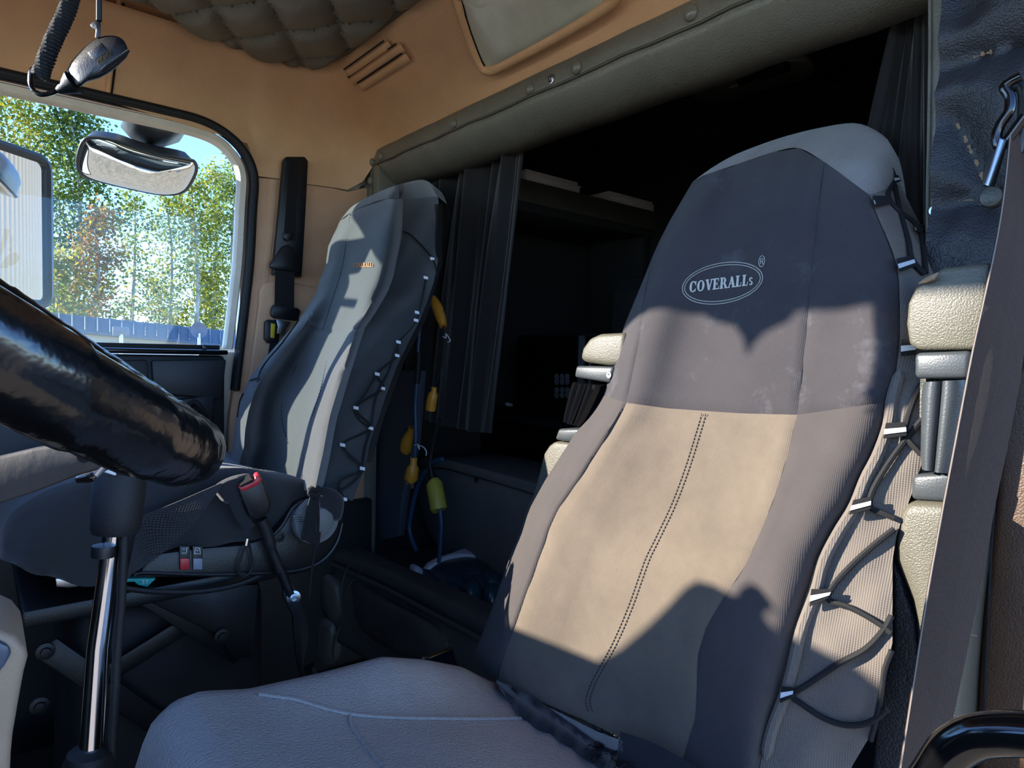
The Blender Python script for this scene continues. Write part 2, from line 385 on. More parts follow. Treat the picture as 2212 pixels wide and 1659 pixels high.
sn = obj('bare_snap', lathe([(.010, -.002), (.011, .002), (.0085, .003), (.007, .006), (.0045, .006), (.004, .003), (0, .003)], c, (0, -1, 0), 16), 'steel', hd, label='bare metal snap fastener without its cap')
# left post of the opening
lp = sgroup('trim_3', (-1.97, YB, .4), 'dark grey vinyl post at the passenger end of the header')
obj('post_strip', box((-1.975, 1.014, 1.365), (.060, .016, .63), bev=.006), 'olive', lp)
obj('post_return', box((-1.935, 1.06, 1.36), (.035, .11, .62), bev=.012), 'olive', lp)
obj('stitch_seam', tube([A(-1.958, 1.005, 1.66), A(-1.955, 1.004, 1.60), A(-1.953, 1.004, 1.3), A(-1.953, 1.004, 1.08)], .0014, 5), 'olive_dark', lp)
obj('corner_seam', tube([at(808, 346, Y=1.004), at(826, 368, Y=1.004), at(850, 394, Y=1.004)], .0014, 5), 'olive_dark', lp)
for p in ((803, 350), (801, 391)): stud(*p, par=lp)
# ---------------------------------------------------------------- passenger side wall
wr = sgroup('wall_right', (XP, .4, 0), 'tan trimmed passenger side wall of the cab')
pil = [at(*p, X=XP) for p in ((553, 382), (600, 386), (665, 398), (720, 405))]+[A(XP, .94, 1.563), A(XP, 1.0, 1.585), A(XP, 1.015, 1.585), A(XP, 1.015, .0), A(XP, .55, .0), A(XP, .574, .84), A(XP, .60, 1.03), A(XP, .628, 1.30), A(XP, .64, 1.45)]
obj('pillar_panel', prism(pil, (-.03, 0, 0), .006), 'tan_soft', wr, sharp=30)
# upright pleat beside the window
obj('pleat', tube([at(590, 390, X=-2.004), at(583, 480, X=-2.004), at(570, 620, X=-2.004), at(553, 760, X=-2.004), A(-2.004, .60, .8)], .014, 8, sx=.6), 'tan_soft', wr)
low = [at(*p, X=-1.998) for p in ((556, 660), (557, 628), (566, 612), (590, 606), (625, 610), (665, 618), (700, 622))]+[A(-1.998, .93, 1.26), A(-1.998, .93, .3), A(-1.998, .58, .3), A(-1.998, .615, .9)]
obj('lower_panel', prism(low, (.016, 0, 0), .008, 3), 'tan_soft', wr, sharp=50)
obj('front_panel', box((-2.03, -.75, .5), (.05, .45, 1.1)), 'tan', wr)
obj('outer_pillar', box((-2.065, .85, .95), (.04, .47, 1.98)), 'frame_paint', wr)
obj('outer_sill', box((-2.065, .58, .5), (.04, .16, 1.06)), 'frame_paint', wr)
obj('kick_panel', box((-1.99, .78, .27), (.04, .50, .55), bev=.01), 'door_black', wr)
obj('roof_edge', box((-2.065, 0.2, 1.82), (.04, .95, .28)), 'frame_paint', wr)
obj('rear_corner', box((-2.03, 1.03, .9), (.06, .06, 1.4), bev=.01), 'olive', wr)
# ---------------------------------------------------------------- passenger window
win = sgroup('window_1', (-2.0, .2, 1.04), 'passenger door window looking out to trees')
def wpath(dx, ex, ztop=None):                       # outline of the opening grown by ex; starts in front, over the top, down the rear edge
    P = [A(dx, y, 1.640+ex) for y in np.linspace(-.25, .40, 6)]
    P += [A(dx, .49, 1.637+ex), A(dx, .545+ex*.35, 1.622+ex*.8), A(dx, .580+ex*.75, 1.588+ex*.6), A(dx, .596+ex, 1.545+ex*.1), A(dx, .592+ex, 1.45), A(dx, .585+ex, 1.30), A(dx, .572+ex, 1.17), A(dx, .558+ex, 1.042), A(dx, .545+ex, .92)]
    return cr(P, 5)
def sweep(P, sec, up=A(1, 0, 0)):                   # section (a across, b along up) swept on P
    fr = frames(P); rows = []
    for p, (t, u, w_) in zip(P, fr):
        side = unit(np.cross(t, up)); rows.append([p+side*a+up*b for a, b in sec])
    return grid(rows, cu=True)
fp = wpath(-2.02, 0); fpi = [p for p in fp if p[2] > 1.03]
obj('window_frame', sweep(fpi, [(.0, .006), (-.004, -.02), (-.022, -.022), (-.026, .012), (-.022, .018), (-.006, .018)]), 'frame_paint', win, sharp=50)
obj('window_seal', sweep(wpath(-2.0, .03), [(-.002, -.01), (-.004, .012), (-.010, .018), (-.020, .016), (-.026, .006), (-.026, -.012)]), 'rubber', win, sharp=60)
bead = wpath(-1.983, .038)
for p in resample([q for q in bead if q[2] < 1.5], 70): pass
obj('seal_beading', join(*[box(p, (.004, .004, .006)) for p in resample([q for q in bead if q[2] < 1.56 and q[1] > .5], 78)]), 'black_plastic', win)['kind'] = 'stuff'
gl = mat('glass', (235, 245, 245), .02)
t_ = gl.node_tree; t_.nodes.clear(); o_ = nn('ShaderNodeOutputMaterial', t_); tr = nn('ShaderNodeBsdfTransparent', t_); gs = nn('ShaderNodeBsdfGlossy', t_); gs.inputs['Roughness'].default_value = .02
tr.inputs[0].default_value = (.90, .95, .95, 1); mxs = nn('ShaderNodeMixShader', t_); mxs.inputs[0].default_value = .018
t_.links.new(tr.outputs[0], mxs.inputs[1]); t_.links.new(gs.outputs[0], mxs.inputs[2]); t_.links.new(mxs.outputs[0], o_.inputs[0])
gp = [p+A(-.012, 0, 0) for p in fpi]; gp = [A(-2.032, -.33, 1.03)]+gp
obj('pane', prism([A(-2.032, p[1], p[2]) for p in gp], (-.004, 0, 0)), 'glass', win, smooth=False)
# ---------------------------------------------------------------- passenger door below the window
dr = sgroup('door_1', (-1.99, 0, .3), 'black passenger door panel under the window')
obj('door_panel', box((-2.005, -.02, .51), (.05, 1.15, 1.02), bev=.01), 'door_black', dr)
obj('sill', box((-1.985, -.04, 1.030), (.075, 1.19, .014), bev=.005), 'black_gloss', dr)
obj('glass_wipe', box((-2.02, -.04, 1.042), (.012, 1.18, .016), bev=.003), 'rubber', dr)
obj('upper_pad', prism([at(*p, X=-1.98) for p in ((325, 778), (487, 776), (476, 862), (330, 850))], (.014, 0, 0), .006), 'door_black', dr)
obj('front_pad', prism([at(*p, X=-1.98) for p in ((60, 780), (318, 777), (322, 850), (60, 850))], (.012, 0, 0), .006), 'door_black', dr)
obj('lower_pad', prism([at(*p, X=-1.98) for p in ((345, 868), (462, 850), (455, 960), (345, 980))], (.018, 0, 0), .008), 'door_black', dr)
obj('pull_handle', tube(cr([at(400, 905, X=-1.95), at(418, 868, X=-1.93), at(445, 905, X=-1.93), at(448, 960, X=-1.95)], 5), .008, 8), 'black_plastic', dr)
kp = at(443, 764, X=-1.975); obj('lock_knob', lathe([(.006, 0), (.0045, .004), (.0045, .012), (.0065, .014), (.0070, .022), (.005, .025), (0, .0255)], kp, (0, 0, 1), 12), 'black_plastic', dr)
obj('outer_skin', box((-2.06, -.02, .35), (.02, 1.16, 1.32), bev=.01), 'frame_paint', dr)
# ---------------------------------------------------------------- driver's side, rear wall, sleeper shell, windscreen and dash (shape the light)
wl = sgroup('wall_left', (XD, .9, 0), 'driver side rear corner and door frame of the cab')
obj('roof_rail', box((-.09, .25, 1.83), (.06, 1.6, .14), bev=.02), 'tan', wl)
obj('front_post', prism([A(-.12, -.45, 1.78), A(-.05, -.45, 1.78), A(-.05, -.92, .95), A(-.12, -.92, .95)], (0, .07, 0), .01), 'tan', wl)
obj('cowl_side', box((-.085, -.75, .5), (.06, .4, .95)), 'black_plastic', wl)
obj('sleeper_side', box((-.06, 1.6, 1.0), (.03, 1.1, 1.9)), 'sleeper_dark', wl)
wb = sgroup('wall_back', (-1.05, 2.15, 0), 'dark padded walls of the sleeper behind the seats')
obj('rear_panel', box((-1.05, 2.16, 1.0), (2.1, .04, 1.95)), 'sleeper_dark', wb)
obj('side_panel', box((-2.06, 1.6, 1.0), (.04, 1.1, 1.95)), 'sleeper_dark', wb)
obj('roof_panel', box((-1.05, 1.62, 1.96), (2.1, 1.1, .04)), 'sleeper_dark', wb)
obj('sleeper_floor', box((-1.05, 1.60, .30), (2.0, 1.14, .04)), 'floor_mat', wb)
# windscreen surround
wf = sgroup('wall_front', (-1.05, -1.1, 0), 'windscreen surround and bulkhead in front of the seats')
obj('header_rail', box((-1.05, -.50, 1.835), (1.98, .10, .22), bev=.01), 'tan', wf)
obj('passenger_post', prism([A(-1.985, -.295, 1.72), A(-1.985, -.255, 1.72), A(-1.985, -.335, .95), A(-1.985, -.375, .95)], (-.05, 0, 0), .006), 'tan', wf)
obj('bulkhead', box((-1.05, -.95, .50), (1.98, .05, 1.1)), 'black_plastic', wf)

# ================================================================== seats
class Back:
    """upholstered backrest: reclined front plane bounded in the picture by lines left/right and a rear line for its side"""
    def __init__(s, Lp, Rp, Bp, y0, z0, k, D, bol):
        f = lambda P: np.array(sorted(((float(p[1]), float(p[0])) for p in cr([A(*q) for q in P], 6))))
        s.l, s.r, s.b = f(Lp), f(Rp), f(Bp); s.n = unit(A(0, -1, k)); s.p0 = A(0, y0, z0); s.D = D; s.bol = bol; s.ex = lambda y: 1.25
    def xl(s, y): return np.interp(y, s.l[:, 0], s.l[:, 1])
    def xr(s, y): return np.interp(y, s.r[:, 0], s.r[:, 1])
    def xb(s, y): return np.interp(y, s.b[:, 0], s.b[:, 1])
    def pl(s, px, py, h): return atp(px, py, s.p0+s.n*h, s.n)
    def front(s, px, py, off=0):
        u = 2*(px-s.xl(py))/(s.xr(py)-s.xl(py))-1; return s.pl(px, py, s.bol(max(-1.05, min(1.05, u)), py)+off)
    def side(s, px, py, off=0):
        t = (px-s.xr(py))/max(6, s.xb(py)-s.xr(py)); t = max(-.1, min(1.15, t))
        e = s.bol(1, py); return s.pl(px, py, e-(e+s.D(py))*(t**s.ex(py) if t > 0 else t)+off)
    def pt(s, px, py, off=0): return s.front(px, py, off) if px <= s.xr(py) else s.side(px, py, off)
def coons(top, bot, lef, rig, nu, nv):
    T, B = resample(top, nu), resample(bot, nu); Lf, R = resample(lef, nv), resample(rig, nv); rows = []
    for j in range(nv):
        v_ = j/(nv-1); r = []
        for i in range(nu):
            u = i/(nu-1)
            r.append((1-v_)*T[i]+v_*B[i]+(1-u)*Lf[j]+u*R[j]-((1-u)*(1-v_)*T[0]+u*(1-v_)*T[-1]+(1-u)*v_*B[0]+u*v_*B[-1]))
        rows.append(r)
    return rows
def clip(P, a, b):                                   # part of a picture line between two heights
    P = sorted([A(*p) for p in P], key=lambda p: p[1]); y = [p[1] for p in P]; x = [p[0] for p in P]
    ys_ = [a]+[q for q in y if a+2 < q < b-2]+[b]; return [A(np.interp(q, y, x), q) for q in ys_]
def panel(bk, top, bot, lef, rig, nu=16, nv=30, groove=.004, fn=None, wr=None):
    rows = coons(top, bot, lef, rig, nu, nv); out = []
    fn = fn or bk.pt
    for j, r in enumerate(rows):
        q = []
        for i, p in enumerate(r):
            e = min(i, nu-1-i, j, nv-1-j); off = (-groove if e == 0 else 0)+(wr(p[0], p[1]) if wr else 0); q.append(fn(p[0], p[1], off))
        out.append(q)
    return grid(out)
Z2 = lambda l: [A(*p) for p in l]
# ---------------------------------------------------------------- driver's seat
dL = [(1496, 393), (1480, 415), (1445, 480), (1412, 548), (1380, 628), (1350, 700), (1325, 780), (1304, 854), (1277, 898), (1245, 932), (1218, 974), (1180, 1033), (1147, 1093), (1125, 1150), (1106, 1190), (1087, 1245), (1058, 1328), (1041, 1372), (1024, 1415), (1038, 1445), (1070, 1475), (1110, 1520), (1180, 1580), (1260, 1640), (1330, 1720)]
dR = [(1878, 421), (1899, 476), (1918, 517), (1935, 563), (1942, 603), (1944, 671), (1944, 739), (1935, 807), (1918, 862), (1908, 920), (1883, 984), (1856, 1033), (1829, 1096), (1796, 1148), (1764, 1209), (1745, 1277), (1715, 1361), (1699, 1440), (1683, 1502), (1658, 1575), (1642, 1656), (1625, 1720)]
dB = [(1945, 400), (1960, 430), (1980, 470), (2005, 510), (2025, 545), (2036, 590), (2040, 700), (2032, 850), (2005, 960), (1965, 1080), (1938, 1150), (1928, 1209), (1928, 1399), (1903, 1453), (1893, 1521), (1880, 1589), (1840, 1656), (1810, 1720)]
def dbol(u, y):
    low = min(1, max(0, (y-820)/220)); a = abs(u)
    h = ((.030-.012*low) if u < 0 else .014)*math.exp(-((a-.80)/.20)**2)-(.055 if u < 0 else .012)*max(0, (a-.86)/.14)**2-(.016*low)*(1-min(1, a/.55)**2)
    h += .020*math.exp(-((y-1180)/260)**2)*(1-a*a*.8)+.014*math.exp(-((y-560)/170)**2)*(1-a*a)
    if y < 520: h -= .045*((520-y)/130)**2
    return h
DS = Back(dL, dR, dB, .72, .50, .267, lambda y: float(np.interp(y, [420, 650, 800, 900, 1400, 1700], [.13, .09, .035, .018, .018, .04])), dbol)
ds = thing('driver_seat', 'grey leather truck seat in a dark cover with a beige centre panel, nearest the camera', 'seat', (-.58, .55, 0))
def wr_head(x, y): return .0035*math.exp(-((y-360)/70)**2)*math.sin(x*.11+y*.02)
def wr_side(x, y): return .0015*math.sin(x*.05-y*.035)*math.sin(y*.021)
sH = [(1304, 854), (1353, 870), (1440, 882), (1600, 893), (1722, 896), (1800, 885), (1918, 868)]
sTop = [(1496, 393), (1526, 377), (1600, 352), (1672, 328), (1726, 320), (1780, 350), (1829, 385), (1878, 421)]
sVL = [(1424, 521), (1407, 560), (1390, 660), (1380, 739), (1361, 834), (1353, 870)]
sVR = [(1780, 350), (1772, 407), (1764, 481), (1753, 590), (1742, 712), (1731, 820), (1722, 896)]
cL = [(1353, 870), (1337, 903), (1296, 968), (1256, 1030), (1207, 1098), (1188, 1139), (1177, 1174), (1150, 1247), (1136, 1285), (1114, 1350), (1087, 1420), (1076, 1468)]
cR = [(1722, 896), (1701, 984), (1674, 1071), (1647, 1139), (1612, 1218), (1597, 1242), (1564, 1290), (1526, 1353), (1507, 1415), (1505, 1480), (1502, 1553), (1488, 1594), (1470, 1660)]
obj('head_panel', panel(DS, Z2(sTop[:6]), Z2(sH[1:5]), Z2([(1496, 393), (1445, 480)]+sVL), Z2(sVR), 30, 40, wr=wr_head), 'navy_cloth', ds, sharp=70)
obj('head_strip', panel(DS, Z2([(1445, 480), (1424, 521)]), Z2(sH[:2]), clip(dL, 480, 854), Z2(sVL), 8, 30), 'navy_cloth', ds, sharp=70)
obj('head_strip', panel(DS, Z2(sTop[5:]), Z2(sH[4:]), Z2(sVR), clip(dR, 421, 868), 14, 40, wr=wr_side), 'navy_cloth', ds, sharp=70)
obj('centre_panel', panel(DS, Z2(sH[1:5]), Z2([(1076, 1468), (1150, 1508), (1260, 1555), (1380, 1610), (1470, 1660)]), Z2(cL), Z2(cR), 30, 46), 'beige_cloth', ds, sharp=70)
obj('inner_bolster', panel(DS, Z2(sH[:2]), Z2([(1045, 1456), (1076, 1468)]), clip(dL, 854, 1456), Z2(cL), 12, 46, wr=wr_side), 'side_cloth', ds, sharp=70)
obj('outer_bolster', panel(DS, Z2(sH[4:]), Z2([(1470, 1660), (1550, 1690), (1625, 1715)]), Z2(cR), clip(dR, 868, 1715), 14, 46, wr=wr_side), 'side_cloth', ds, sharp=70)
# grey cap over the top, then grey side, then the shell behind
capF = cr(Z2(sTop), 5); capB = cr(Z2([(1496, 393), (1537, 363), (1597, 330), (1701, 293), (1802, 270), (1856, 267), (1897, 285), (1921, 306), (1932, 339), (1942, 400)]), 5)
cf, cb = resample(capF, 34), resample(capB, 34); rows = []
for k in range(8):
    t = k/7; r = []
    for i in range(34):
        p = cf[i]*(1-t)+cb[i]*t; e = DS.bol(max(-1, min(1, i/16.5-1)), cf[i][1]); q = i/33
        r.append(DS.pl(p[0], p[1], e-.004-(.015+.075*q)*t**1.3+.004*math.sin(i*.9)*math.sin(math.pi*t)))
    rows.append(r)
lastrow = rows[-1]
rows.append([p+A(0, .03, -.012) for p in lastrow]); rows.append([p+A(0, .055, -.06) for p in lastrow])
obj('top_cap', grid(rows), 'grey_cloth', ds, sharp=80)
def wr_lace(x, y): return .0022*math.sin(y*.03)*math.sin((x-DS.xr(y))*.05)
obj('side_cloth', panel(DS, Z2([(1878, 421), (1945, 400)]), Z2([(1625, 1715), (1810, 1715)]), clip(dR, 421, 1715), clip(dB, 400, 1715), 16, 60, groove=0, fn=DS.side, wr=wr_lace), 'grey_cloth_sunlit', ds, sharp=80)
# piping roll along the outer edge
obj('edge_roll', tube([DS.side(DS.xr(y)+10+8*math.sin((y-880)/700*math.pi), y, .003) for y in np.linspace(800, 1640, 50)], [.003]+[.0072]*48+[.003], 8), 'grey_cloth_sunlit', ds)
back = [DS.pl(x, y, -.15 if y > 420 else -.12) for x, y in ((1520, 420), (1455, 540), (1390, 700), (1345, 860), (1230, 1060), (1170, 1200), (1120, 1380), (1090, 1480))]
backr = [DS.pl(x, y, -.15 if y > 420 else -.12) for x, y in ((1930, 420), (2000, 540), (2036, 700), (2030, 860), (1975, 1060), (1930, 1200), (1925, 1380), (1900, 1480))]
rows = [[a+(b-a)*t+A(0, .05*math.sin(math.pi*t), 0) for t in np.linspace(0, 1, 9)] for a, b in zip(back, backr)]
obj('back_shell', solid(grid(rows), (0, .02, 0)), 'black_plastic', ds, sharp=60)
# stitching
def stitch(P, par, m='thread', bk=DS, r=.0006, off=.0006, n=90, parname='stitching'):
    q = resample(cr(Z2(P), 6), n); gs_ = []
    for i in range(0, n-1):
        a, b = q[i], q[i]*.3+q[i+1]*.7; gs_.append(tube([bk.pt(*a, off), bk.pt(*((a+b)/2), off+.0006), bk.pt(*b, off)], r, 5))
    o = obj(parname, join(*gs_), m, par); o['kind'] = 'stuff'; return o
stL = [(1516, 893), (1505, 930), (1480, 1010), (1450, 1090), (1412, 1170), (1392, 1212), (1357, 1310), (1325, 1385), (1296, 1440), (1275, 1480), (1265, 1515), (1272, 1538)]
stitch(stL, ds); stitch([(x+9, y+1) for x, y in stL], ds)
# ---- emblem: oval, letters and a registered mark, mapped on the cover
def emblem(bk, par, o, ex, ey, m, rim=True):
    """o = picture point of the word's start, ex / ey = picture vectors of one cap height along and up"""
    o, ex, ey = A(*o), A(*ex), A(*ey)
    P = lambda x, y: o+ex*x+ey*y
    def poly(pts, thick=.0012):
        q = [bk.pt(*P(*p), .0008) for p in pts]; f = unit(bk.n); return prism(q, f*thick)
    def seg(x0, y0, x1, y1, w0):                     # slanted stroke with constant horizontal width
        return poly([(x0, y0), (x0+w0, y0), (x1+w0, y1), (x1, y1)])
    def serif(x, y, w0): return poly([(x-.10, y-.045), (x+w0+.10, y-.045), (x+w0+.10, y+.045), (x-.10, y+.045)])
    def ring(cx, cy, rx, ry, w0, a0, a1, n=22):
        out = []
        for i in range(n):
            a, b = a0+(a1-a0)*i/n, a0+(a1-a0)*(i+1)/n
            f = lambda t, k: (cx+(rx-k*(w0*(.35+.65*abs(math.cos(t)))))*math.cos(t), cy+(ry-k*.09)*math.sin(t))
            out.append(poly([f(a, 0), f(b, 0), f(b, 1), f(a, 1)]))
        return out
    TH, TN = .24, .10
    def letter(c, x):
        g_ = []
        if c == 'C': g_ += ring(x+.40, .5, .42, .52, TH, .75, 2*math.pi-.75)+[seg(x+.66, .62, x+.68, .98, .08), seg(x+.66, .05, x+.68, .3, .06)]
        if c == 'O': g_ += ring(x+.42, .5, .44, .52, TH, 0, 2*math.pi)
        if c == 'V': g_ += [seg(x+.36, 0, x+.06, 1, TH), seg(x+.40, 0, x+.72, 1, TN), serif(x+.06, .97, TH), serif(x+.72, .97, TN)]
        if c == 'E': g_ += [seg(x+.10, 0, x+.10, 1, TH), poly([(x, -.02), (x+.74, -.02), (x+.74, .08), (x, .08)]), poly([(x, .92), (x+.70, .92), (x+.70, 1.02), (x, 1.02)]), poly([(x+.3, .46), (x+.54, .46), (x+.54, .55), (x+.3, .55)]), seg(x+.70, .04, x+.74, .30, .05), seg(x+.66, .72, x+.66, .98, .05), seg(x+.5, .36, x+.5, .66, .05)]
        if c == 'R': g_ += [seg(x+.08, 0, x+.08, 1, TH), serif(x+.06, .02, TH), poly([(x, .92), (x+.45, .92), (x+.45, 1.02), (x, 1.02)])]+ring(x+.40, .74, .32, .28, TH, -math.pi/2, math.pi/2, 12)+[poly([(x+.3, .44), (x+.5, .44), (x+.5, .52), (x+.3, .52)]), seg(x+.66, 0, x+.42, .47, TH), serif(x+.68, .02, .14)]
        if c == 'A': g_ += [seg(x+.06, 0, x+.40, 1, TN), seg(x+.60, 0, x+.30, 1, TH), poly([(x+.2, .30), (x+.62, .30), (x+.62, .38), (x+.2, .38)]), serif(x+.04, .02, TN), serif(x+.60, .02, TH)]
        if c == 'L': g_ += [seg(x+.10, 0, x+.10, 1, TH), serif(x+.10, .98, TH), poly([(x, -.02), (x+.66, -.02), (x+.66, .08), (x, .08)]), seg(x+.60, .04, x+.66, .36, .06)]
        if c == 's': g_ += ring(x+.26, .52, .22, .20, .16, .4, math.pi*1.5, 12)+ring(x+.26, .18, .22, .20, .16, -math.pi+.4, math.pi*.5, 12)
        return g_
    x = 0; gs_ = []
    for c, adv in zip('COVERALLs', (.95, 1.0, .93, .90, 1.0, .95, .82, .82, .6)): gs_ += letter(c, x); x += adv
    obj('lettering', join(*gs_), m, par, smooth=False, label='embroidered word COVERALLs')
    if rim:
        cx, cy = x/2+.05, .52
        for a, b, n in ((5.0, 1.92, 110), (4.72, 1.68, 100)):
            P_ = [P(cx+a*math.cos(t), cy+b*math.sin(t)) for t in np.linspace(0, 2*math.pi, n)]
            obj('oval_stitching', join(*[tube([bk.pt(*P_[i], .001), bk.pt(*(P_[i]*.25+P_[i+1]*.75), .001)], .0007, 5) for i in range(n-1)]), m, par)['kind'] = 'stuff'
        rc = (cx+4.75, cy+1.62)
        P_ = [P(rc[0]+.36*math.cos(t), rc[1]+.52*math.sin(t)) for t in np.linspace(0, 2*math.pi, 20)]
        R_ = [P(rc[0]-.14, rc[1]-.26), P(rc[0]-.14, rc[1]+.26), P(rc[0]+.08, rc[1]+.26), P(rc[0]+.16, rc[1]+.12), P(rc[0]+.06, rc[1]), P(rc[0]-.12, rc[1]), P(rc[0]+.02, rc[1]), P(rc[0]+.18, rc[1]-.28)]
        obj('registered_mark', join(tube([bk.pt(*p, .001) for p in P_], .0005, 5), tube([bk.pt(*p, .001) for p in R_], .0005, 5)), m, par)
emblem(DS, ds, (1490, 632), (17.3, -2.1), (1.6, -23), 'lettering')
# ---- lacing on the outer side
def lace(bk, par, P, r=.0035, off=.006, m='cord'):
    return obj('lacing_cord', tube([bk.pt(p[0], p[1], off) for p in cr(Z2(P), 6)], r, 7), m, par)
lace(DS, ds, [(1925, 365), (1932, 390), (1918, 420), (1935, 450), (1982, 490), (1995, 540), (2000, 590)])
lace(DS, ds, [(1932, 400), (1945, 460), (1962, 520), (1970, 560), (1996, 592)])
lace(DS, ds, [(1995, 822), (1975, 860), (1958, 912), (1955, 940), (1990, 982)])
lace(DS, ds, [(1992, 905), (1960, 945), (1920, 1000), (1885, 1060), (1880, 1095), (1905, 1108), (1932, 1120)])
lace(DS, ds, [(1932, 1142), (1890, 1175), (1840, 1220), (1800, 1265), (1790, 1295), (1830, 1310), (1870, 1330), (1905, 1352), (1925, 1368)])
lace(DS, ds, [(1926, 1330), (1908, 1362), (1870, 1402), (1815, 1432), (1750, 1475), (1712, 1502), (1730, 1520), (1780, 1552), (1830, 1567), (1880, 1560), (1918, 1530)])
lace(DS, ds, [(1926, 1405), (1910, 1450), (1900, 1520), (1880, 1600)], .003)
def loop(bk, par, P, white=True):
    """webbing loop: four picture corners (left edge upper/lower, right edge lower/upper)"""
    a, b, c, d = Z2(P); s = lambda p, o=.013: bk.pt(p[0], p[1], o); f = unit(bk.n+A(.6, 0, 0))
    o = obj('webbing_loop', prism([s(a), s(d), s(c), s(b)], f*.003, .001), 'tag_black', par)
    if white:
        q = [a*(1-t)+b*t for t in (.38, .72)]; r = [d*(1-t)+c*t for t in (.36, .68)]
        obj('reflective_strip', prism([s(q[0], .0165), s(r[0], .0165), s(r[1], .0165), s(q[1], .0165)], f*.0008), 'tag_white', o, org=ORG[par.name])
for P in ([(1884, 424), (1892, 448), (1925, 440), (1918, 424)], [(1936, 560), (1944, 588), (1980, 575), (1972, 552)], [(1946, 733), (1946, 770), (1978, 766), (1978, 733)], [(1913, 914), (1907, 948), (1958, 942), (1956, 912)], [(1843, 1080), (1833, 1112), (1880, 1100), (1882, 1072)], [(1752, 1272), (1748, 1310), (1788, 1292), (1798, 1272)], [(1688, 1482), (1684, 1518), (1712, 1506), (1714, 1484)], [(1974, 486), (1980, 502), (2000, 500), (1995, 486)], [(1930, 378), (1934, 396), (1946, 392), (1940, 380)]): loop(DS, ds, P)
# ---- cushion
def cush(x, y):                                       # height of the leather cushion, tipped up at the front
    u = (x+.57)/.30; a = min(1.1, abs(u)); z = .600-.27*(max(y, .2)-.28)-.014*(1-a*a)
    z += float(np.interp(y, [.27, .37, .467, .54, .61, .68, .76], [0, .020, .044, .038, .024, -.008, -.03]))*math.exp(-((a-.90)/.20)**2)
    z -= 1.5*max(0, a-.94)**1.6
    f = max(0, (.235-y)/.10); z -= .008*f*f+.055*f**4
    return z
def cpt(x, y): return A(x, y, cush(x, y))
def crow(y, n=40):
    hw = .305 if y > .24 else .305-.07*((.24-y)/.12)**2
    return [cpt(-.57+hw*u*1.0, y) for u in np.linspace(-1.05, 1.05, n)]
yv = np.linspace(.135, .76, 60); rows = [[A(p[0], p[1]-.0, .44) for p in crow(.135)]]+[crow(y) for y in yv]+[[A(p[0], p[1], .44) for p in crow(.76)]]
g = grid(rows); obj('cushion', g, 'grey_leather', ds, sharp=80)
# bolster seams as welts on the cushion
def cz(px, py, lift=0):                               # picture point on the cushion: march the ray down to it
    d = ray(px, py); t0 = .35
    for t in np.arange(.35, 1.6, .004):
        p = CAM+d*t
        if p[2] < cush(p[0], min(p[1], .76))+lift: break
        t0 = t
    lo_, hi = t0, t0+.004
    for _ in range(12):
        m_ = (lo_+hi)/2; p = CAM+d*m_
        if p[2] < cush(p[0], min(p[1], .76))+lift: hi = m_
        else: lo_ = m_
    return CAM+d*lo_
obj('bolster_welt', tube([cz(x, y, .001) for x, y in cr(Z2([(560, 1500), (600, 1506), (640, 1512), (700, 1530), (760, 1543), (850, 1550), (1000, 1553), (1120, 1552), (1200, 1548)]), 6)], .0026, 7), 'grey_leather', ds)
obj('cross_welt', tube([cz(x, y, .0006) for x, y in cr(Z2([(755, 1543), (758, 1565), (775, 1592), (800, 1625), (835, 1662), (900, 1720), (1000, 1800)]), 6)], .0022, 6), 'grey_leather', ds)
obj('cushion_base', box((-.57, .45, .41), (.53, .58, .10), bev=.03), 'black_plastic', ds)
obj('suspension', box((-.57, .46, .18), (.40, .42, .36), bev=.03), 'rubber', ds)
obj('floor_plate', box((-.57, .46, .015), (.46, .5, .03), bev=.006), 'black_plastic', ds)
# ---- torn hem of the cover lying on the cushion
def hem(P, Q, m, nm, h=.012, t=.003, lift=.004):
    a = resample(cr(Z2(P), 5), 26); b = resample(cr(Z2(Q), 5), 26); rows = []
    for i in range(26):
        r = []
        for k in range(6):
            s = k/5; q = a[i]*(1-s)+b[i]*s; r.append(q)
        rows.append(r)
    out = []
    for i, r in enumerate(rows):
        w0 = []
        for k, q in enumerate(r):
            d = DS.pl(q[0], q[1], .035); c_ = cz(q[0], q[1], lift+h*math.sin(math.pi*k/5)+.003*math.sin(i*1.3))
            w0.append(d if np.linalg.norm(d-CAM) < np.linalg.norm(c_-CAM) else c_)
        out.append(w0)
    return obj(nm, solid(grid(out), (0, 0, -t)), m, ds, sharp=80)
hem([(1072, 1468), (1150, 1505), (1230, 1560), (1300, 1610), (1330, 1620)], [(1080, 1485), (1130, 1550), (1200, 1590), (1270, 1640), (1300, 1660)], 'black_cloth', 'torn_hem')
hem([(1340, 1580), (1400, 1600), (1450, 1625), (1520, 1665)], [(1330, 1650), (1390, 1680), (1440, 1690), (1500, 1700)], 'black_cloth', 'torn_hem', .016)
hem([(1190, 1530), (1240, 1555), (1290, 1580), (1345, 1600)], [(1195, 1536), (1250, 1570), (1300, 1605), (1345, 1630)], 'grey_cloth', 'lining_strip', .01)
rnd = random.Random(3)
fray = []
for k in range(46):
    x, y = rnd.uniform(1275, 1365), rnd.uniform(1570, 1650); a = rnd.uniform(0, 6.28); l_ = rnd.uniform(12, 42)
    pts = [(x, y), (x+l_*.5*math.cos(a)+rnd.uniform(-8, 8), y+l_*.5*math.sin(a)+rnd.uniform(-8, 8)), (x+l_*math.cos(a), y+l_*math.sin(a))]
    fray.append(tube([cz(px, py, .010+.012*rnd.random()) for px, py in cr(Z2(pts), 4)], .0009, 4))
obj('frayed_threads', join(*fray), 'thread', ds)['kind'] = 'stuff'
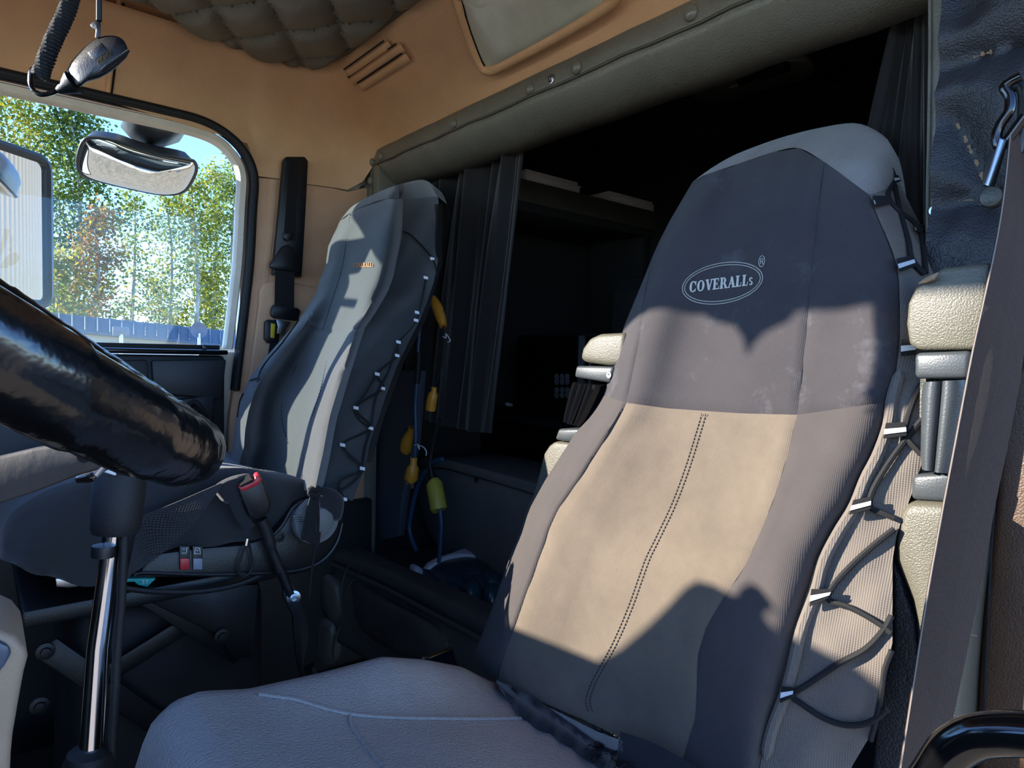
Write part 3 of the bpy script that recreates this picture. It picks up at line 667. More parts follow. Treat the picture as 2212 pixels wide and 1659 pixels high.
# ---------------------------------------------------------------- folded-up armrests of the driver's seat
def slab(P, Y, depth, bev, name, m, par, seg=3, **k):
    return obj(name, prism([at(*p, Y=Y) for p in P], (0, depth, 0), bev, seg), m, par, sharp=45, **k)
def grip(P, Y, depth, par, n=4):
    """ribbed grip: upright lobes between the left and right edge of a picture quad (tl, tr, br, bl)"""
    tl, tr, br, bl = [at(*p, Y=Y) for p in P]; rows = []
    for k in range(13):
        v_ = k/12; l_, r_ = tl*(1-v_)+bl*v_, tr*(1-v_)+br*v_; e = 1-.10*max(0, abs(v_-.5)*2-.75)*4; c_ = (l_+r_)/2; l_ = c_+(l_-c_)*e; r_ = c_+(r_-c_)*e; row = []
        for i in range(33):
            u = i/32; lob = abs(math.sin(math.pi*n*u)); row.append(l_+(r_-l_)*u+A(0, -.011*lob**.45-.008*math.sin(math.pi*u), 0))
        row += [r_+A(0, depth*t, 0) for t in (.3, .7, 1)]+[l_+A(0, depth*t, 0) for t in (1, .7, .3)]
        rows.append(row)
    V, Fc = grid(rows, cu=True); m_ = len(rows[0]); Fc += [tuple(range(m_))[::-1], tuple(range(12*m_, 13*m_))]
    return obj('ribbed_grip', (V, Fc), 'black_gloss' if n == 3 else 'armrest_plastic', par, sharp=60)
ra = thing('armrest', 'folded up armrest between the driver seat and the shoulder belt', 'armrest', at(2040, 1300, Y=.86), 'driver seat armrests')
slab([(1975, 622), (2000, 598), (2036, 578), (2140, 566), (2132, 740), (2112, 756), (1985, 757), (1962, 745), (1956, 700), (1960, 655)], .842, .09, .014, 'elbow_pad', 'pale_leather', ra)
slab([(1974, 762), (2098, 757), (2092, 818), (1974, 818)], .838, .07, .006, 'collar', 'armrest_plastic', ra)
grip([(1992, 826), (2094, 820), (2062, 1022), (1990, 1010)], .845, .05, ra, 2)
obj('inner_plate', prism([at(*p, Y=.86) for p in ((1988, 815), (2000, 815), (2000, 1030), (1984, 1030))], (0, .04, 0)), 'pale_leather', ra)
slab([(1968, 1026), (2070, 1020), (2052, 1086), (1966, 1080)], .838, .07, .006, 'collar', 'armrest_plastic', ra)
slab([(1957, 1083), (1940, 1105), (1931, 1170), (1931, 1212), (1946, 1250), (1965, 1298), (1974, 1342), (1986, 1500), (1992, 1700), (2058, 1700), (2070, 1480), (2082, 1345), (2094, 1235), (2110, 1110), (2050, 1086)], .832, .09, .012, 'lower_pad', 'pale_leather', ra)
obj('pad_seam', tube([at(2060, 1372, Y=.830), at(2112, 1374, Y=.830)], .0012, 5), 'thread', ra)
slab([(1926, 1209), (1946, 1250), (1976, 1342), (1990, 1500), (1975, 1700), (1880, 1700), (1897, 1500), (1928, 1400)], .85, .08, .006, 'side_shield', 'charcoal_vinyl', ra)
obj('torn_patch', tube([at(1985, 612, Y=.838), at(2000, 606, Y=.834), at(2014, 600, Y=.833), at(2026, 590, Y=.836)], [.001, .003, .0035, .001], 6), 'dusty_seam', ra)
la = thing('armrest', 'folded up armrest on the inner side of the driver seat, beside the microwave', 'armrest', at(1180, 1150, Y=.95), 'driver seat armrests')
slab([(1250, 776), (1256, 752), (1271, 730), (1293, 721), (1350, 718), (1345, 790), (1309, 790), (1262, 783)], .885, .08, .010, 'elbow_pad', 'pale_leather', la)
slab([(1243, 790), (1325, 792), (1318, 828), (1239, 815)], .882, .07, .006, 'collar', 'armrest_plastic', la)
obj('collar_screw', lathe([(.006, 0), (.006, .003), (.003, .0035), (0, .002)], at(1317, 811, Y=.882), (0, -1, 0), 12), 'steel', la)
grip([(1240, 824), (1300, 832), (1262, 922), (1221, 908)], .885, .05, la, 3)
slab([(1205, 926), (1260, 926), (1240, 957), (1197, 950)], .882, .06, .006, 'collar', 'armrest_plastic', la)
slab([(1196, 953), (1184, 962), (1172, 980), (1163, 1017), (1150, 1066), (1138, 1090), (1120, 1147), (1105, 1195), (1090, 1260), (1160, 1260), (1230, 1100), (1260, 960)], .885, .06, .009, 'lower_pad', 'pale_leather', la)
# ---------------------------------------------------------------- driver's shoulder belt
def bY(py): return np.interp(py, [250, 400, 660, 1100, 1659, 1750], [.90, .87, .80, .745, .68, .67])
def bl(P, d=0): return [at(p[0], p[1], Y=bY(p[1])+d) for p in cr(Z2(P), 6)]
mat('fuzz', (128, 118, 108), .9)
db = thing('seat_belt', 'worn brown shoulder belt crossing in front of the armrest', 'seat belt', at(2040, 1500, Y=.69))
obj('webbing', strap(bl([(2182, 285), (2168, 420), (2150, 530), (2122, 660), (2098, 770), (2062, 960), (2030, 1130), (2000, 1300), (1972, 1480), (1935, 1720)]), bl([(2206, 285), (2216, 420), (2222, 560), (2216, 700), (2205, 800), (2178, 950), (2150, 1080), (2122, 1235), (2080, 1440), (2020, 1720)], .05), .0025, 50, bow=.003), 'belt', db, sharp=60)
ed = bl([(2182, 285), (2168, 420), (2150, 530), (2122, 660), (2098, 770), (2062, 960), (2030, 1130), (2000, 1300), (1972, 1480), (1935, 1720)])
obj('fuzzy_edge', tube([p+A(.001, -.002, 0) for p in ed], .0007, 5), 'fuzz', db)
g1 = [at(x, y, Y=.895) for x, y in cr(Z2([(2205, 165), (2180, 178), (2170, 190), (2182, 212), (2180, 240), (2162, 268), (2153, 295), (2160, 318), (2178, 300), (2200, 270), (2215, 250)]), 6)]
obj('guide_ring', tube(g1, [.0055]*len(g1), 10), 'black_gloss', db)
obj('guide_bracket', tube([at(x, y, Y=.92) for x, y in cr(Z2([(2170, 190), (2200, 185), (2214, 200), (2212, 260), (2195, 330)]), 6)], .007, 10), 'black_plastic', db)
obj('latch_tongue', prism([at(2126, 398, Y=.865), at(2133, 402, Y=.865), at(2163, 300, Y=.88), at(2157, 296, Y=.88)], (.004, .012, 0), .001), 'steel', db)
obj('tongue_grip', tube([at(2150, 330, Y=.885), at(2140, 370, Y=.885), at(2132, 402, Y=.885)], [.006, .007, .005], 8), 'black_plastic', db)
# ---------------------------------------------------------------- quilted panel and strip behind the driver's shoulder
hp = sgroup('trim_4', (-.33, 1.03, .4), 'dark grey vinyl strip edging the sleeper opening behind the driver')
obj('edge_strip', prism([at(*p, Y=1.015) for p in ((2007, -120), (2068, -120), (2064, 0), (2060, 200), (2050, 430), (2045, 560), (2040, 800), (1998, 800), (2000, 560), (2003, 300), (2005, 0))], (0, .03, 0), .006), 'olive', hp)
obj('stitch_line', tube([at(x, y, Y=1.0125) for x, y in ((2037, -60), (2034, 100), (2026, 300), (2018, 440), (2013, 600))], .0011, 5), 'olive_dark', hp)
obj('edge_bead', tube([at(x, y, Y=1.0125) for x, y in ((2008, -60), (2009, 100), (2006, 300), (2003, 440), (2002, 600))], .002, 6), 'olive', hp)
obj('snap_fastener', lathe([(.010, -.002), (.0105, .002), (.008, .003), (.0065, .006), (.004, .006), (.0035, .003), (0, .003)], at(2021, 456, Y=1.013), (0, -1, 0), 16), 'steel', hp)
seams = [[(2050, 140), (2100, 122), (2150, 108), (2240, 75)], [(2058, 255), (2085, 300), (2125, 388)], [(2040, 442), (2090, 432), (2140, 440), (2230, 470)], [(2072, -30), (2085, 15)], [(2125, 388), (2145, 425)]]
SG = [(at(*a, Y=.99)[[0, 2]], at(*b, Y=.99)[[0, 2]]) for s in seams for a, b in zip(s[:-1], s[1:])]
def sdist(x, z):
    P = A(x, z); m_ = 9
    for a, b in SG:
        t = np.clip((P-a).dot(b-a)/max(1e-9, (b-a).dot(b-a)), 0, 1); m_ = min(m_, np.linalg.norm(a+(b-a)*t-P))
    return m_
rows = []
for z in np.linspace(1.02, 1.72, 70):
    rows.append([A(x, 1.012-.034*min(1, (sdist(x, z)/.045))**.55-.002*math.sin(x*160+z*60)*math.sin(z*140), z) for x in np.linspace(-.325, -.10, 30)])
qp = obj('quilted_panel', grid(rows), 'charcoal_vinyl', wl, sharp=80)
for s, r_ in zip(seams[:3], (.0035, .0025, .0012)):
    pts = resample(cr(Z2(s[:3] if s is seams[0] else s), 6), 26); rr = [r_*(.4+.9*abs(math.sin(i*1.7)+.4*math.sin(i*3.1))) for i in range(26)]
    obj('open_seam', tube([at(*p, Y=1.006) for p in pts], rr, 6), 'dusty_seam', wl)
obj('tuft_button', lathe([(.013, -.01), (.0135, .003), (.012, .006), (.006, .008), (0, .0085)], at(2143, 426, Y=1.0), (0, -1, 0), 18), 'olive_dark', wl)
mat('brown_vinyl', (72, 50, 32), .5, leather=(520, .4), var=(14, .25), dust=(18, .62, (70, 52, 38), .5))
obj('lower_trim', prism([at(*p, Y=.90) for p in ((2165, 800), (2300, 760), (2320, 1760), (2100, 1760), (2110, 1480), (2120, 1320), (2134, 1200), (2150, 1050))], (0, .10, 0), .010, 3), 'brown_vinyl', wl, sharp=50)
obj('trim_seam', tube([at(x, y, Y=.897) for x, y in ((2150, 1070), (2140, 1200), (2136, 1300), (2128, 1480), (2124, 1640))], .0013, 5), 'thread', wl)
# ---------------------------------------------------------------- grab handle low in front
gh = thing('grab_handle', 'glossy black curved grab handle beside the belt', 'handle', at(2100, 1600, Y=.50))
hp_ = [at(x, y, Y=.50) for x, y in cr(Z2([(1960, 1830), (1985, 1730), (2022, 1668), (2055, 1622), (2100, 1594), (2150, 1585), (2220, 1586), (2310, 1600), (2380, 1660), (2400, 1760)]), 6)]
obj('bar', tube(hp_, .0135, 16), 'black_gloss', gh)
for p in (hp_[0], hp_[-1]): obj('foot', lathe([(.024, -.03), (.024, -.012), (.018, .004), (.0135, .01)], p, (0, 0, 1), 16), 'black_plastic', gh)
# ---------------------------------------------------------------- steering wheel
wc = A(-.529, -.071, 1.124); WR, wr_ = .238, .0224; tau, yaw = .659, .127
ws = A(math.sin(yaw)*math.cos(tau), math.cos(yaw)*math.cos(tau), -math.sin(tau)); wx = A(math.cos(yaw), -math.sin(yaw), 0); wn = np.cross(wx, ws); wn = wn if wn[2] > 0 else -wn
sw = thing('steering_wheel', 'steering wheel wrapped in glossy black tape', 'steering wheel', wc)
rnd = random.Random(5); rows = []; NW = 300
for i in range(NW):
    f = 2*math.pi*i/NW; d = math.cos(f)*wx+math.sin(f)*ws; row = []
    for k in range(18):
        a = 2*math.pi*k/18; turn = (f*26/(2*math.pi)*1.0+a/(2*math.pi)) % 1.0       # overlapping tape turns
        r_ = wr_*(1+.055*turn-.028+.010*math.sin(f*41+a*2)*math.sin(f*17-a)+.006*math.sin(f*90+3*a)); row.append(wc+d*WR+r_*(math.cos(a)*d+math.sin(a)*wn))
    rows.append(row)
mat('tape', (13, 13, 14), .18, grain=(30, 2.0), var=(30, .3), spec=.6)
obj('rim', grid(rows, cu=True, cv=True), 'tape', sw, sharp=60)
mat('spoke_grey', (52, 48, 46), .6, grain=(60, .6), var=(14, .3))
hub = wc-wn*.11
def dpt(px, py, d): return CAM+ray(px, py)*d
sp = [dpt(*p, .40) for p in ((225, 955), (222, 1012), (163, 1029), (81, 1061), (0, 1088), (-180, 1130), (-300, 1090), (-300, 1000), (-180, 990), (0, 984), (81, 965), (168, 951))]
obj('spoke', prism(sp, ray(100, 1000)*.014, .003), 'spoke_grey', sw, sharp=40)
obj('spoke_joint', prism([dpt(*p, .40) for p in ((222, 958), (300, 975), (335, 1010), (224, 1012))], ray(250, 990)*.014, .003), 'spoke_grey', sw)
obj('spoke_arm', tube([dpt(-230, 1045, .407), dpt(-300, 1045, .407)*.6+hub*.4-wn*.01, hub-wn*.01], [.016, .018, .022], 10, sx=.6), 'spoke_grey', sw)
obj('screw_hole', lathe([(.004, -.001), (.004, .0008), (.002, .001), (0, .0004)], dpt(182, 986, .3995), -ray(182, 986), 10), 'slot', sw)
for f in (math.radians(205), math.radians(335)):
    d = math.cos(f)*wx+math.sin(f)*ws; p = wc+d*(WR-.005)
    obj('spoke', tube([p, p*.5+hub*.5-wn*.004, hub], [.012, .014, .02], 8, sx=1.8), 'spoke_grey', sw)
obj('hub', lathe([(.0, .012), (.045, .010), (.06, 0), (.055, -.03), (.04, -.06), (0, -.061)], hub, wn, 24), 'black_plastic', sw)
obj('column', tube([hub-wn*.03, hub-wn*.35-A(0, .05, 0)], .04, 16), 'black_plastic', sw)
# lever and switch under the wheel
lv = thing('column_lever', 'small black control lever behind the steering wheel', 'lever', dpt(190, 1030, .55))
obj('paddle', prism([dpt(*p, .55) for p in ((161, 1030), (200, 1018), (208, 1030), (203, 1042), (163, 1044))], ray(180, 1030)*.02, .002), 'black_gloss', lv)
obj('stem', tube([dpt(205, 1024, .555), dpt(235, 1005, .56), dpt(190, 960, .62)], .004, 8), 'steel', lv)
# ---------------------------------------------------------------- gear lever
gv = thing('gear_lever', 'gear lever with black cylindrical sleeve on a chrome rod', 'gear lever', at(190, 1660, X=-.95))
a, b = at(262, 1012, X=-.95), at(249, 1150, X=-.95); ax = unit(a-b); H = np.linalg.norm(a-b)
obj('sleeve', lathe([(.010, -.004), (.026, 0), (.0285, .006), (.0295, .02), (.0305, H), (.0290, H+.002), (.0265, H-.001), (.026, H-.02), (0, H-.02)], b, ax, 32), 'rubber', gv, sharp=50)
obj('switch_top', box(a-ax*.006, (.034, .02, .012), bev=.004), 'black_gloss', gv)
mat('white_plastic', (214, 216, 222), .4)
obj('range_tab', prism([at(*p, X=-.915) for p in ((219, 1012), (250, 1000), (254, 1012), (251, 1029), (222, 1020))], (-.01, 0, 0), .002), 'white_plastic', gv)
r0, r1, r2 = b, at(214, 1400, X=-.95), at(192, 1700, X=-.95)
obj('chrome_rod', tube([b+A(-.008, 0, 0), r1+A(-.006, 0, 0), r2], [.0125, .0135, .0145], 16), 'chrome', gv)
obj('air_line', tube([at(268, 1150, X=-.94), at(262, 1300, X=-.94), at(252, 1420, X=-.94), at(240, 1690, X=-.94)], .0055, 10), 'rubber', gv)
obj('rod_clip', lathe([(.0135, 0), (.014, .01), (.0135, .014)], at(226, 1168, X=-.945)-ax*.02, ax, 16), 'black_plastic', gv)
obj('boot', lathe([(.06, -.30), (.055, -.2), (.04, -.06), (.03, -.02), (.032, -.01), (.026, .01), (.018, .014)], at(195, 1640, X=-.95), ax, 24), 'rubber', gv)
# ---------------------------------------------------------------- radio microphone
mi = thing('radio_microphone', 'black hand microphone hanging by its clip above the window', 'microphone', dpt(210, 130, .72))
MD = .72; vd = unit(ray(210, 130))
ol = [(146, 156), (148, 145), (158, 128), (187, 98), (216, 80), (246, 77), (266, 86), (277, 108), (276, 120), (268, 130), (244, 152), (218, 168), (190, 177), (164, 190)]
ol3 = cr([dpt(*p, MD) for p in ol], 5, True)
f_, b_ = pillow(ol3, -vd, .019, 10, p=3.2), pillow(ol3, vd, .014, 8, p=3); obj('housing', join(f_, b_), 'black_plastic', mi, sharp=50)
obj('talk_bar', prism([dpt(*p, MD-.0180) for p in ((188, 114), (219, 91), (234, 108), (203, 133))], -vd*.004, .0015), 'black_plastic', mi)
obj('parting_line', tube(cr([dpt(x, y, MD-.010) for x, y in ((160, 165), (185, 142), (225, 112), (250, 98))], 5), .0008, 6), 'black_gloss', mi)
for k in range(7):
    x0, y0 = 226+k*7.4, 157-k*5.2
    obj('grille_slot', tube([dpt(x0-6, y0-4, MD-.017), dpt(x0+2, y0-12, MD-.0188), dpt(x0+8, y0-17, MD-.0192)], .0016, 6), 'slot', mi)
obj('strain_relief', tube([dpt(160, 178, MD), dpt(143, 188, MD), dpt(125, 196, MD)], [.013, .008, .0035], 10), 'black_plastic', mi)
obj('cord', tube(cr([dpt(*p, MD) for p in ((126, 195), (110, 201), (88, 204), (70, 192), (66, 170), (70, 150), (82, 160), (95, 168))], 6), .0026, 8), 'black_gloss', mi)
ca, cb_ = dpt(86, 166, MD), dpt(168, -60, MD+.02); mid = dpt(112, 95, MD); hel = []
axis = cr([ca, mid, dpt(146, 20, MD+.01), cb_], 90); fr = frames(axis)
for i, (p, (t, u, w_)) in enumerate(zip(axis, fr)):
    an = 2*math.pi*i/8.2; hel.append(p+.0072*(math.cos(an)*u+math.sin(an)*w_))
obj('coiled_cord', tube(hel, .0021, 6), 'cord', mi)
hk = thing('microphone_hook', 'black hanging hook strap holding the microphone', 'hook', dpt(212, 40, .71))
obj('strap', tube([dpt(214, -60, .71), dpt(214, 45, .71)], .0028, 8), 'rubber', hk)
obj('clip', prism([dpt(*p, .712) for p in ((194, 53), (205, 44), (218, 48), (217, 80), (205, 82), (207, 64), (198, 60))], vd*.01, .001), 'black_plastic', hk)
# ---------------------------------------------------------------- dash pod at the lower left
dp = thing('dash_pod', 'beige rounded dash pod edge at the lower left corner', 'dashboard', at(20, 1600, X=-.62))
mat('beige_plastic', (140, 118, 96), .5, grain=(300, .5), var=(10, .12)); mat('slate_plastic', (58, 66, 80), .4)
PO = [(-160, 1340), (-60, 1348), (0, 1362), (35, 1377), (57, 1404), (61, 1422), (52, 1455), (40, 1520), (28, 1590), (24, 1630), (20, 1720), (-160, 1720)]
obj('pod_shell', prism([at(*p, X=-.62) for p in PO], (-.10, 0, 0), .006, 3), 'beige_plastic', dp, sharp=45)
PI = [(-160, 1365), (-60, 1370), (-5, 1385), (18, 1396), (26, 1412), (10, 1440), (-10, 1465), (-40, 1490), (-160, 1520)]
obj('gauge_face', prism([at(*p, X=-.615) for p in PI], (-.01, 0, 0), .003), 'slate_plastic', dp)

# ---------------------------------------------------------------- dashboard ahead of the seats (out of the picture; it shades the lower part of the driver's seat)
da = thing('dashboard', 'black dashboard running across the cab below the windscreen', 'dashboard', (-1.05, -.7, .4))
obj('body', box((-1.04, -.72, .80), (1.74, .36, .50), bev=.05, seg=3), 'black_plastic', da)
def back_to(p, Y): return p+SUN*((Y-p[1])/SUN[1])
DY = -.50
prof = [back_to(DS.front(x, y, 0), DY) for x, y in ((1030, 1318), (1060, 1330), (1150, 1372), (1290, 1428), (1340, 1400), (1400, 1350), (1450, 1300), (1480, 1268), (1505, 1254), (1540, 1262), (1575, 1282), (1590, 1286), (1598, 1268), (1618, 1258), (1640, 1268), (1645, 1284), (1625, 1298), (1632, 1315), (1710, 1372))]
prof = [prof[0]+A(-.15, 0, .05)]+prof+[back_to(DS.side(1850, 1440), DY), back_to(A(-.22, .83, .62), DY), back_to(A(-.05, .83, .55), DY)]
prof = [A(max(p[0], -1.95), p[1], p[2]) for p in prof]
vb = [back_to(DS.front(x, y, 0), -.48) for x, y in ((1500, 640), (1530, 690), (1585, 702), (1604, 730), (1611, 764), (1622, 742), (1648, 715), (1700, 690), (1740, 640))]
obj('notch_shader', prism(vb, (0, -.006, 0)), 'black_plastic', wf)  # added unseen plate, shaped to throw the notch of shade on the driver's seat
obj('shade_edge', prism(prof+[A(prof[-1][0], DY, .9), A(prof[0][0], DY, .9)], (0, -.03, 0)), 'black_plastic', da, smooth=False)  # unseen dash edge, outline traced back along the sun to shape the shade
# ================================================================== passenger seat
pL = [(735, 476), (728, 490), (709, 532), (703, 575), (690, 605), (682, 635), (663, 665), (644, 692), (608, 733), (573, 773), (541, 814), (527, 841), (514, 881), (506, 922), (503, 963), (494, 990), (488, 1060)]
pC = [(872, 430), (870, 480), (866, 520), (858, 559), (850, 597), (838, 630), (808, 681), (789, 708), (773, 760), (750, 830), (730, 900), (715, 980), (700, 1045), (695, 1065)]
pB = [(946, 425), (950, 461), (948, 515), (945, 570), (937, 610), (923, 651), (907, 692), (885, 735), (858, 790), (834, 854), (818, 903), (801, 952), (788, 1012), (766, 1071), (760, 1085)]
def pbol(u, y):
    low = min(1, max(0, (y-640)/160)); a = abs(u)
    h = (.012+.045*low)*math.exp(-((a-.78)/.24)**2)-.03*max(0, (a-.85)/.15)**2-.012*low*(1-min(1, a/.5)**2)
    if y < 520: h -= .05*((520-y)/110)**2
    if u < 0: h += .03*low*a**4
    if u > 0: h -= .075*(1-low)*max(0, (a-.35)/.65)**2
    return h+.012*math.exp(-((y-900)/120)**2)
PS = Back(pL, pC, pB, .52, .70, .36, lambda y: np.interp(y, [450, 700, 900, 1080], [.15, .13, .10, .06]), pbol)
PS.ex = lambda y: float(np.interp(y, [520, 720], [.72, 1.2]))
ps = thing('passenger_seat', 'passenger truck seat in a charcoal cloth cover with laced sides, by the window', 'seat', (-1.53, .40, 0))
pT = [(735, 476), (760, 458), (800, 440), (835, 430), (872, 430)]; pS = [(656, 675), (670, 700), (692, 714), (730, 718), (789, 708)]
def wrp(x, y): return .003*math.sin(x*.09+y*.03)*math.exp(-((y-470)/50)**2)+.0025*math.sin(x*.05-y*.02)*min(1, max(0, (y-700)/120))
obj('head_panel', panel(PS, Z2(pT), Z2(pS), clip(pL, 476, 675), clip(pC, 430, 708), 22, 36, wr=wrp), 'charcoal_cloth', ps, sharp=75)
obj('lumbar_panel', panel(PS, Z2(pS), Z2([(488, 1058), (560, 1056), (640, 1060), (697, 1058)]), clip(pL, 675, 1058), clip(pC, 708, 1058), 26, 44, wr=wrp), 'charcoal_cloth', ps, sharp=75)
def wrs(x, y): return .006*math.sin(y*.045+x*.03)*math.sin((x-PS.xr(y))*.05)
obj('side_cloth', panel(PS, Z2([(872, 430), (946, 425)]), Z2([(696, 1062), (762, 1082)]), clip(pC, 430, 1062), clip(pB, 425, 1082), 14, 60, groove=0, fn=PS.side, wr=wrs), 'charcoal_cloth', ps, sharp=80)
cf, cb = resample(cr(Z2(pT+[(910, 428), (946, 425)]), 5), 30), resample(cr(Z2([(735, 476), (760, 446), (800, 423), (850, 402), (895, 390), (918, 389), (936, 401), (946, 425)]), 5), 30); rows = []
for k in range(7):
    t = k/6; rows.append([(lambda p, e: PS.pl(p[0], p[1], e-.00075*np.linalg.norm(cf[i]-cb[i])*(t+.9*t*t)-.02*t**3))(cf[i]*(1-t)+cb[i]*t, (pbol(max(-1, min(1, i/9-1)), cf[i][1]) if i < 19 else pbol(1, cf[i][1])-(pbol(1, cf[i][1])+.15)*((i-18)/11)**1.25)) for i in range(30)])
lr = rows[-1]; rows.append([p+A(0, .03, -.015) for p in lr]); rows.append([p+A(0, .05, -.07) for p in lr])
obj('top_cap', grid(rows), 'charcoal_cloth', ps, sharp=80)
bl_ = [PS.pl(x, y, -.14) for x, y in ((770, 460), (740, 560), (700, 680), (650, 780), (620, 900), (600, 1000))]; br_ = [PS.pl(x, y, -.14) for x, y in ((946, 440), (944, 570), (908, 690), (862, 780), (818, 900), (790, 1000))]
obj('back_shell', solid(grid([[p+(q-p)*t+A(0, .04*math.sin(math.pi*t), 0) for t in np.linspace(0, 1, 7)] for p, q in zip(bl_, br_)]), (0, .015, 0)), 'black_plastic', ps)
stitch([(757, 462), (748, 520), (738, 580), (720, 640), (696, 714)], ps, bk=PS, n=40, r=.0008); stitch([(640, 790), (615, 850), (608, 900), (622, 960)], ps, bk=PS, n=24, r=.0008)
stitch([(706, 780), (690, 850), (668, 920), (655, 990), (652, 1045)], ps, bk=PS, n=40, r=.0008)
emblem(PS, ps, (764, 578), (5.4, -.15), (1.3, -9.5), 'tan_letter', rim=False)
tagsP = [(934, 559), (920, 600), (901, 675), (861, 739), (815, 808), (769, 881), (740, 961)]; tagsB = [(899, 692), (858, 768), (827, 839), (801, 925), (783, 1012), (744, 1078)]
for x, y in tagsP+tagsB:
    c = PS.pt(x, y, .008); obj('reflective_tab', box(c, (.004, .011, .007), R=np.array([unit(A(.8, -.6, 0)), unit(A(.6, .8, -.2)), A(0, 0, 1)]).T, bev=.001), 'tag_white', ps)
zig = [(920, 600), (899, 692), (861, 739), (858, 768), (815, 808), (827, 839), (769, 881), (801, 925), (740, 961), (783, 1012), (733, 1040), (744, 1078)]
lace(PS, ps, [(870, 500), (890, 510), (934, 559), (945, 600)], .0022); lace(PS, ps, zig, .0022)
lace(PS, ps, [(861, 739), (840, 800), (812, 860), (801, 925), (788, 970), (783, 1012)], .0022); lace(PS, ps, [(815, 808), (790, 850), (769, 881), (775, 905), (801, 925)], .0022)
lace(PS, ps, [(740, 961), (755, 985), (783, 1012), (765, 1040), (733, 1062)], .0022)
lace(PS, ps, [(556, 825), (563, 800), (580, 775), (610, 740), (646, 690)], .002); lace(PS, ps, [(540, 822), (556, 816), (560, 820)], .002)
lace(PS, ps, [(513, 900), (517, 870), (525, 850)], .002)
# ---- cushion under its cover: section swept from rear to front
def pcz(px, py, X=-1.235): return at(px, py, X=X)
crest = cr(Z2([(700, 1062), (640, 1030), (560, 1013), (490, 1011), (400, 1014), (300, 1020), (210, 1030), (130, 1050), (70, 1078), (25, 1112), (5, 1150), (0, 1200)]), 5)
low = cr(Z2([(715, 1120), (650, 1150), (590, 1165), (520, 1172), (440, 1178), (360, 1190), (300, 1225), (250, 1262), (190, 1268), (130, 1255), (80, 1240), (30, 1215)]), 5)
n = 56; ct, lw = resample(crest, n), resample(low, n); rows = []
for i in range(n):
    a, b = pcz(*ct[i], X=-1.30), pcz(*lw[i], X=-1.245); f = i/(n-1); row = []
    ya = a[1]; top_far = A(-1.80, ya+.0, a[2]-.01); row.append(A(-1.83, ya, b[2])); row.append(A(-1.84, ya, a[2]-.06)); row.append(top_far)
    for t in (.25, .5, .75, .92): row.append(top_far*(1-t)+a*t+A(0, 0, -.018*math.sin(math.pi*t)))
    row.append(a)
    for t in np.linspace(.12, 1, 9): row.append(a*(1-t)+b*t+A(.022*math.sin(math.pi*t**.7)+.008*math.sin(i*.8+t*4)*t+.008*math.sin(i*.37-t*6), 0, 0))
    row.append(b+A(-.05, 0, -.01)); rows.append(row)
obj('cushion', grid(rows), 'seat_cloth', ps, sharp=80)
fr0 = rows[-1]; obj('cushion_front', (list(fr0)+[np.mean(fr0, 0)+A(0, -.03, 0)], [(i, i+1, len(fr0)) for i in range(len(fr0)-1)]), 'seat_cloth', ps, sharp=80)
# ---- net pocket on the cushion side
mat('net', (52, 52, 54), .8)
netq = [(478, 1046), (452, 1062), (330, 1120), (296, 1128), (278, 1235), (300, 1228), (345, 1196), (420, 1130)]
na, nb_ = resample(Z2([(478, 1046), (300, 1122), (278, 1235)]), 30), resample(Z2([(478, 1050), (420, 1132), (340, 1205), (284, 1240)]), 30); st = []
for s_ in (0, 1):
    for i in range(0, 29):
        for k in range(9):
            t0, t1 = k/9, (k+1)/9; j = i+1
            A0 = na[i]*(1-t0)+nb_[i]*t0; A1 = na[j]*(1-t1)+nb_[j]*t1
            if s_: A0 = na[i]*(1-t1)+nb_[i]*t1; A1 = na[j]*(1-t0)+nb_[j]*t0
            st.append(tube([at(*A0, X=-1.205), at(*A1, X=-1.205)], .0012, 4, caps=False))
obj('net_pocket', join(*st), 'net', ps)['kind'] = 'stuff'
obj('net_hem', tube([at(x, y, X=-1.207) for x, y in ((478, 1046), (400, 1080), (300, 1122))], .003, 6), 'black_cloth', ps)
obj('pocket_flap', pillow(cr([at(x, y, X=-1.215) for x, y in ((462, 1052), (500, 1030), (545, 1028), (522, 1080), (490, 1088), (470, 1072))], 4, True), (1, -.3, .1), .012, 5, back=.01), 'black_cloth', ps)
obj('elastic_strap', tube([at(x, y, X=-1.21) for x, y in ((505, 1080), (520, 1115), (540, 1142))], .010, 8, sx=.5), 'black_cloth', ps)
# ---- base side plate, recliner knob, switches
PX = -1.235
mat('base_plastic', (12, 13, 15), .45, grain=(300, .4), var=(9, .15)); mat('knob_grey', (112, 112, 110), .5, grain=(200, .3)); mat('red_plastic', (176, 38, 44), .4); mat('blue_grey', (118, 124, 138), .45); mat('icon_white', (220, 222, 226), .5)
pl = [(292, 1248), (306, 1232), (322, 1204), (345, 1196), (440, 1184), (520, 1178), (588, 1160), (612, 1128), (640, 1088), (690, 1074), (736, 1088), (744, 1130), (728, 1180), (700, 1215), (660, 1234), (600, 1243), (450, 1247)]
obj('side_plate', prism([at(*p, X=PX) for p in pl], (-.06, 0, 0), .004, 2), 'base_plastic', ps, sharp=40)
obj('plate_rim', tube([at(x, y, X=PX+.003) for x, y in cr(Z2([(292, 1246), (310, 1238), (450, 1242), (600, 1237), (660, 1228), (700, 1208), (728, 1172), (740, 1130)]), 5)], .0035, 6), 'base_plastic', ps)
obj('plate_rim', tube([at(x, y, X=PX+.003) for x, y in cr(Z2([(585, 1162), (610, 1135), (632, 1098), (655, 1082)]), 5)], .0035, 6), 'base_plastic', ps)
kc = at(678, 1122, X=PX+.002)
kn = obj('recline_knob', lathe([(.046, 0), (.047, .012), (.044, .018), (.030, .020), (.028, .030), (.024, .033), (0, .034)], kc, (1, 0, 0), 36), 'knob_grey', ps, sharp=35)
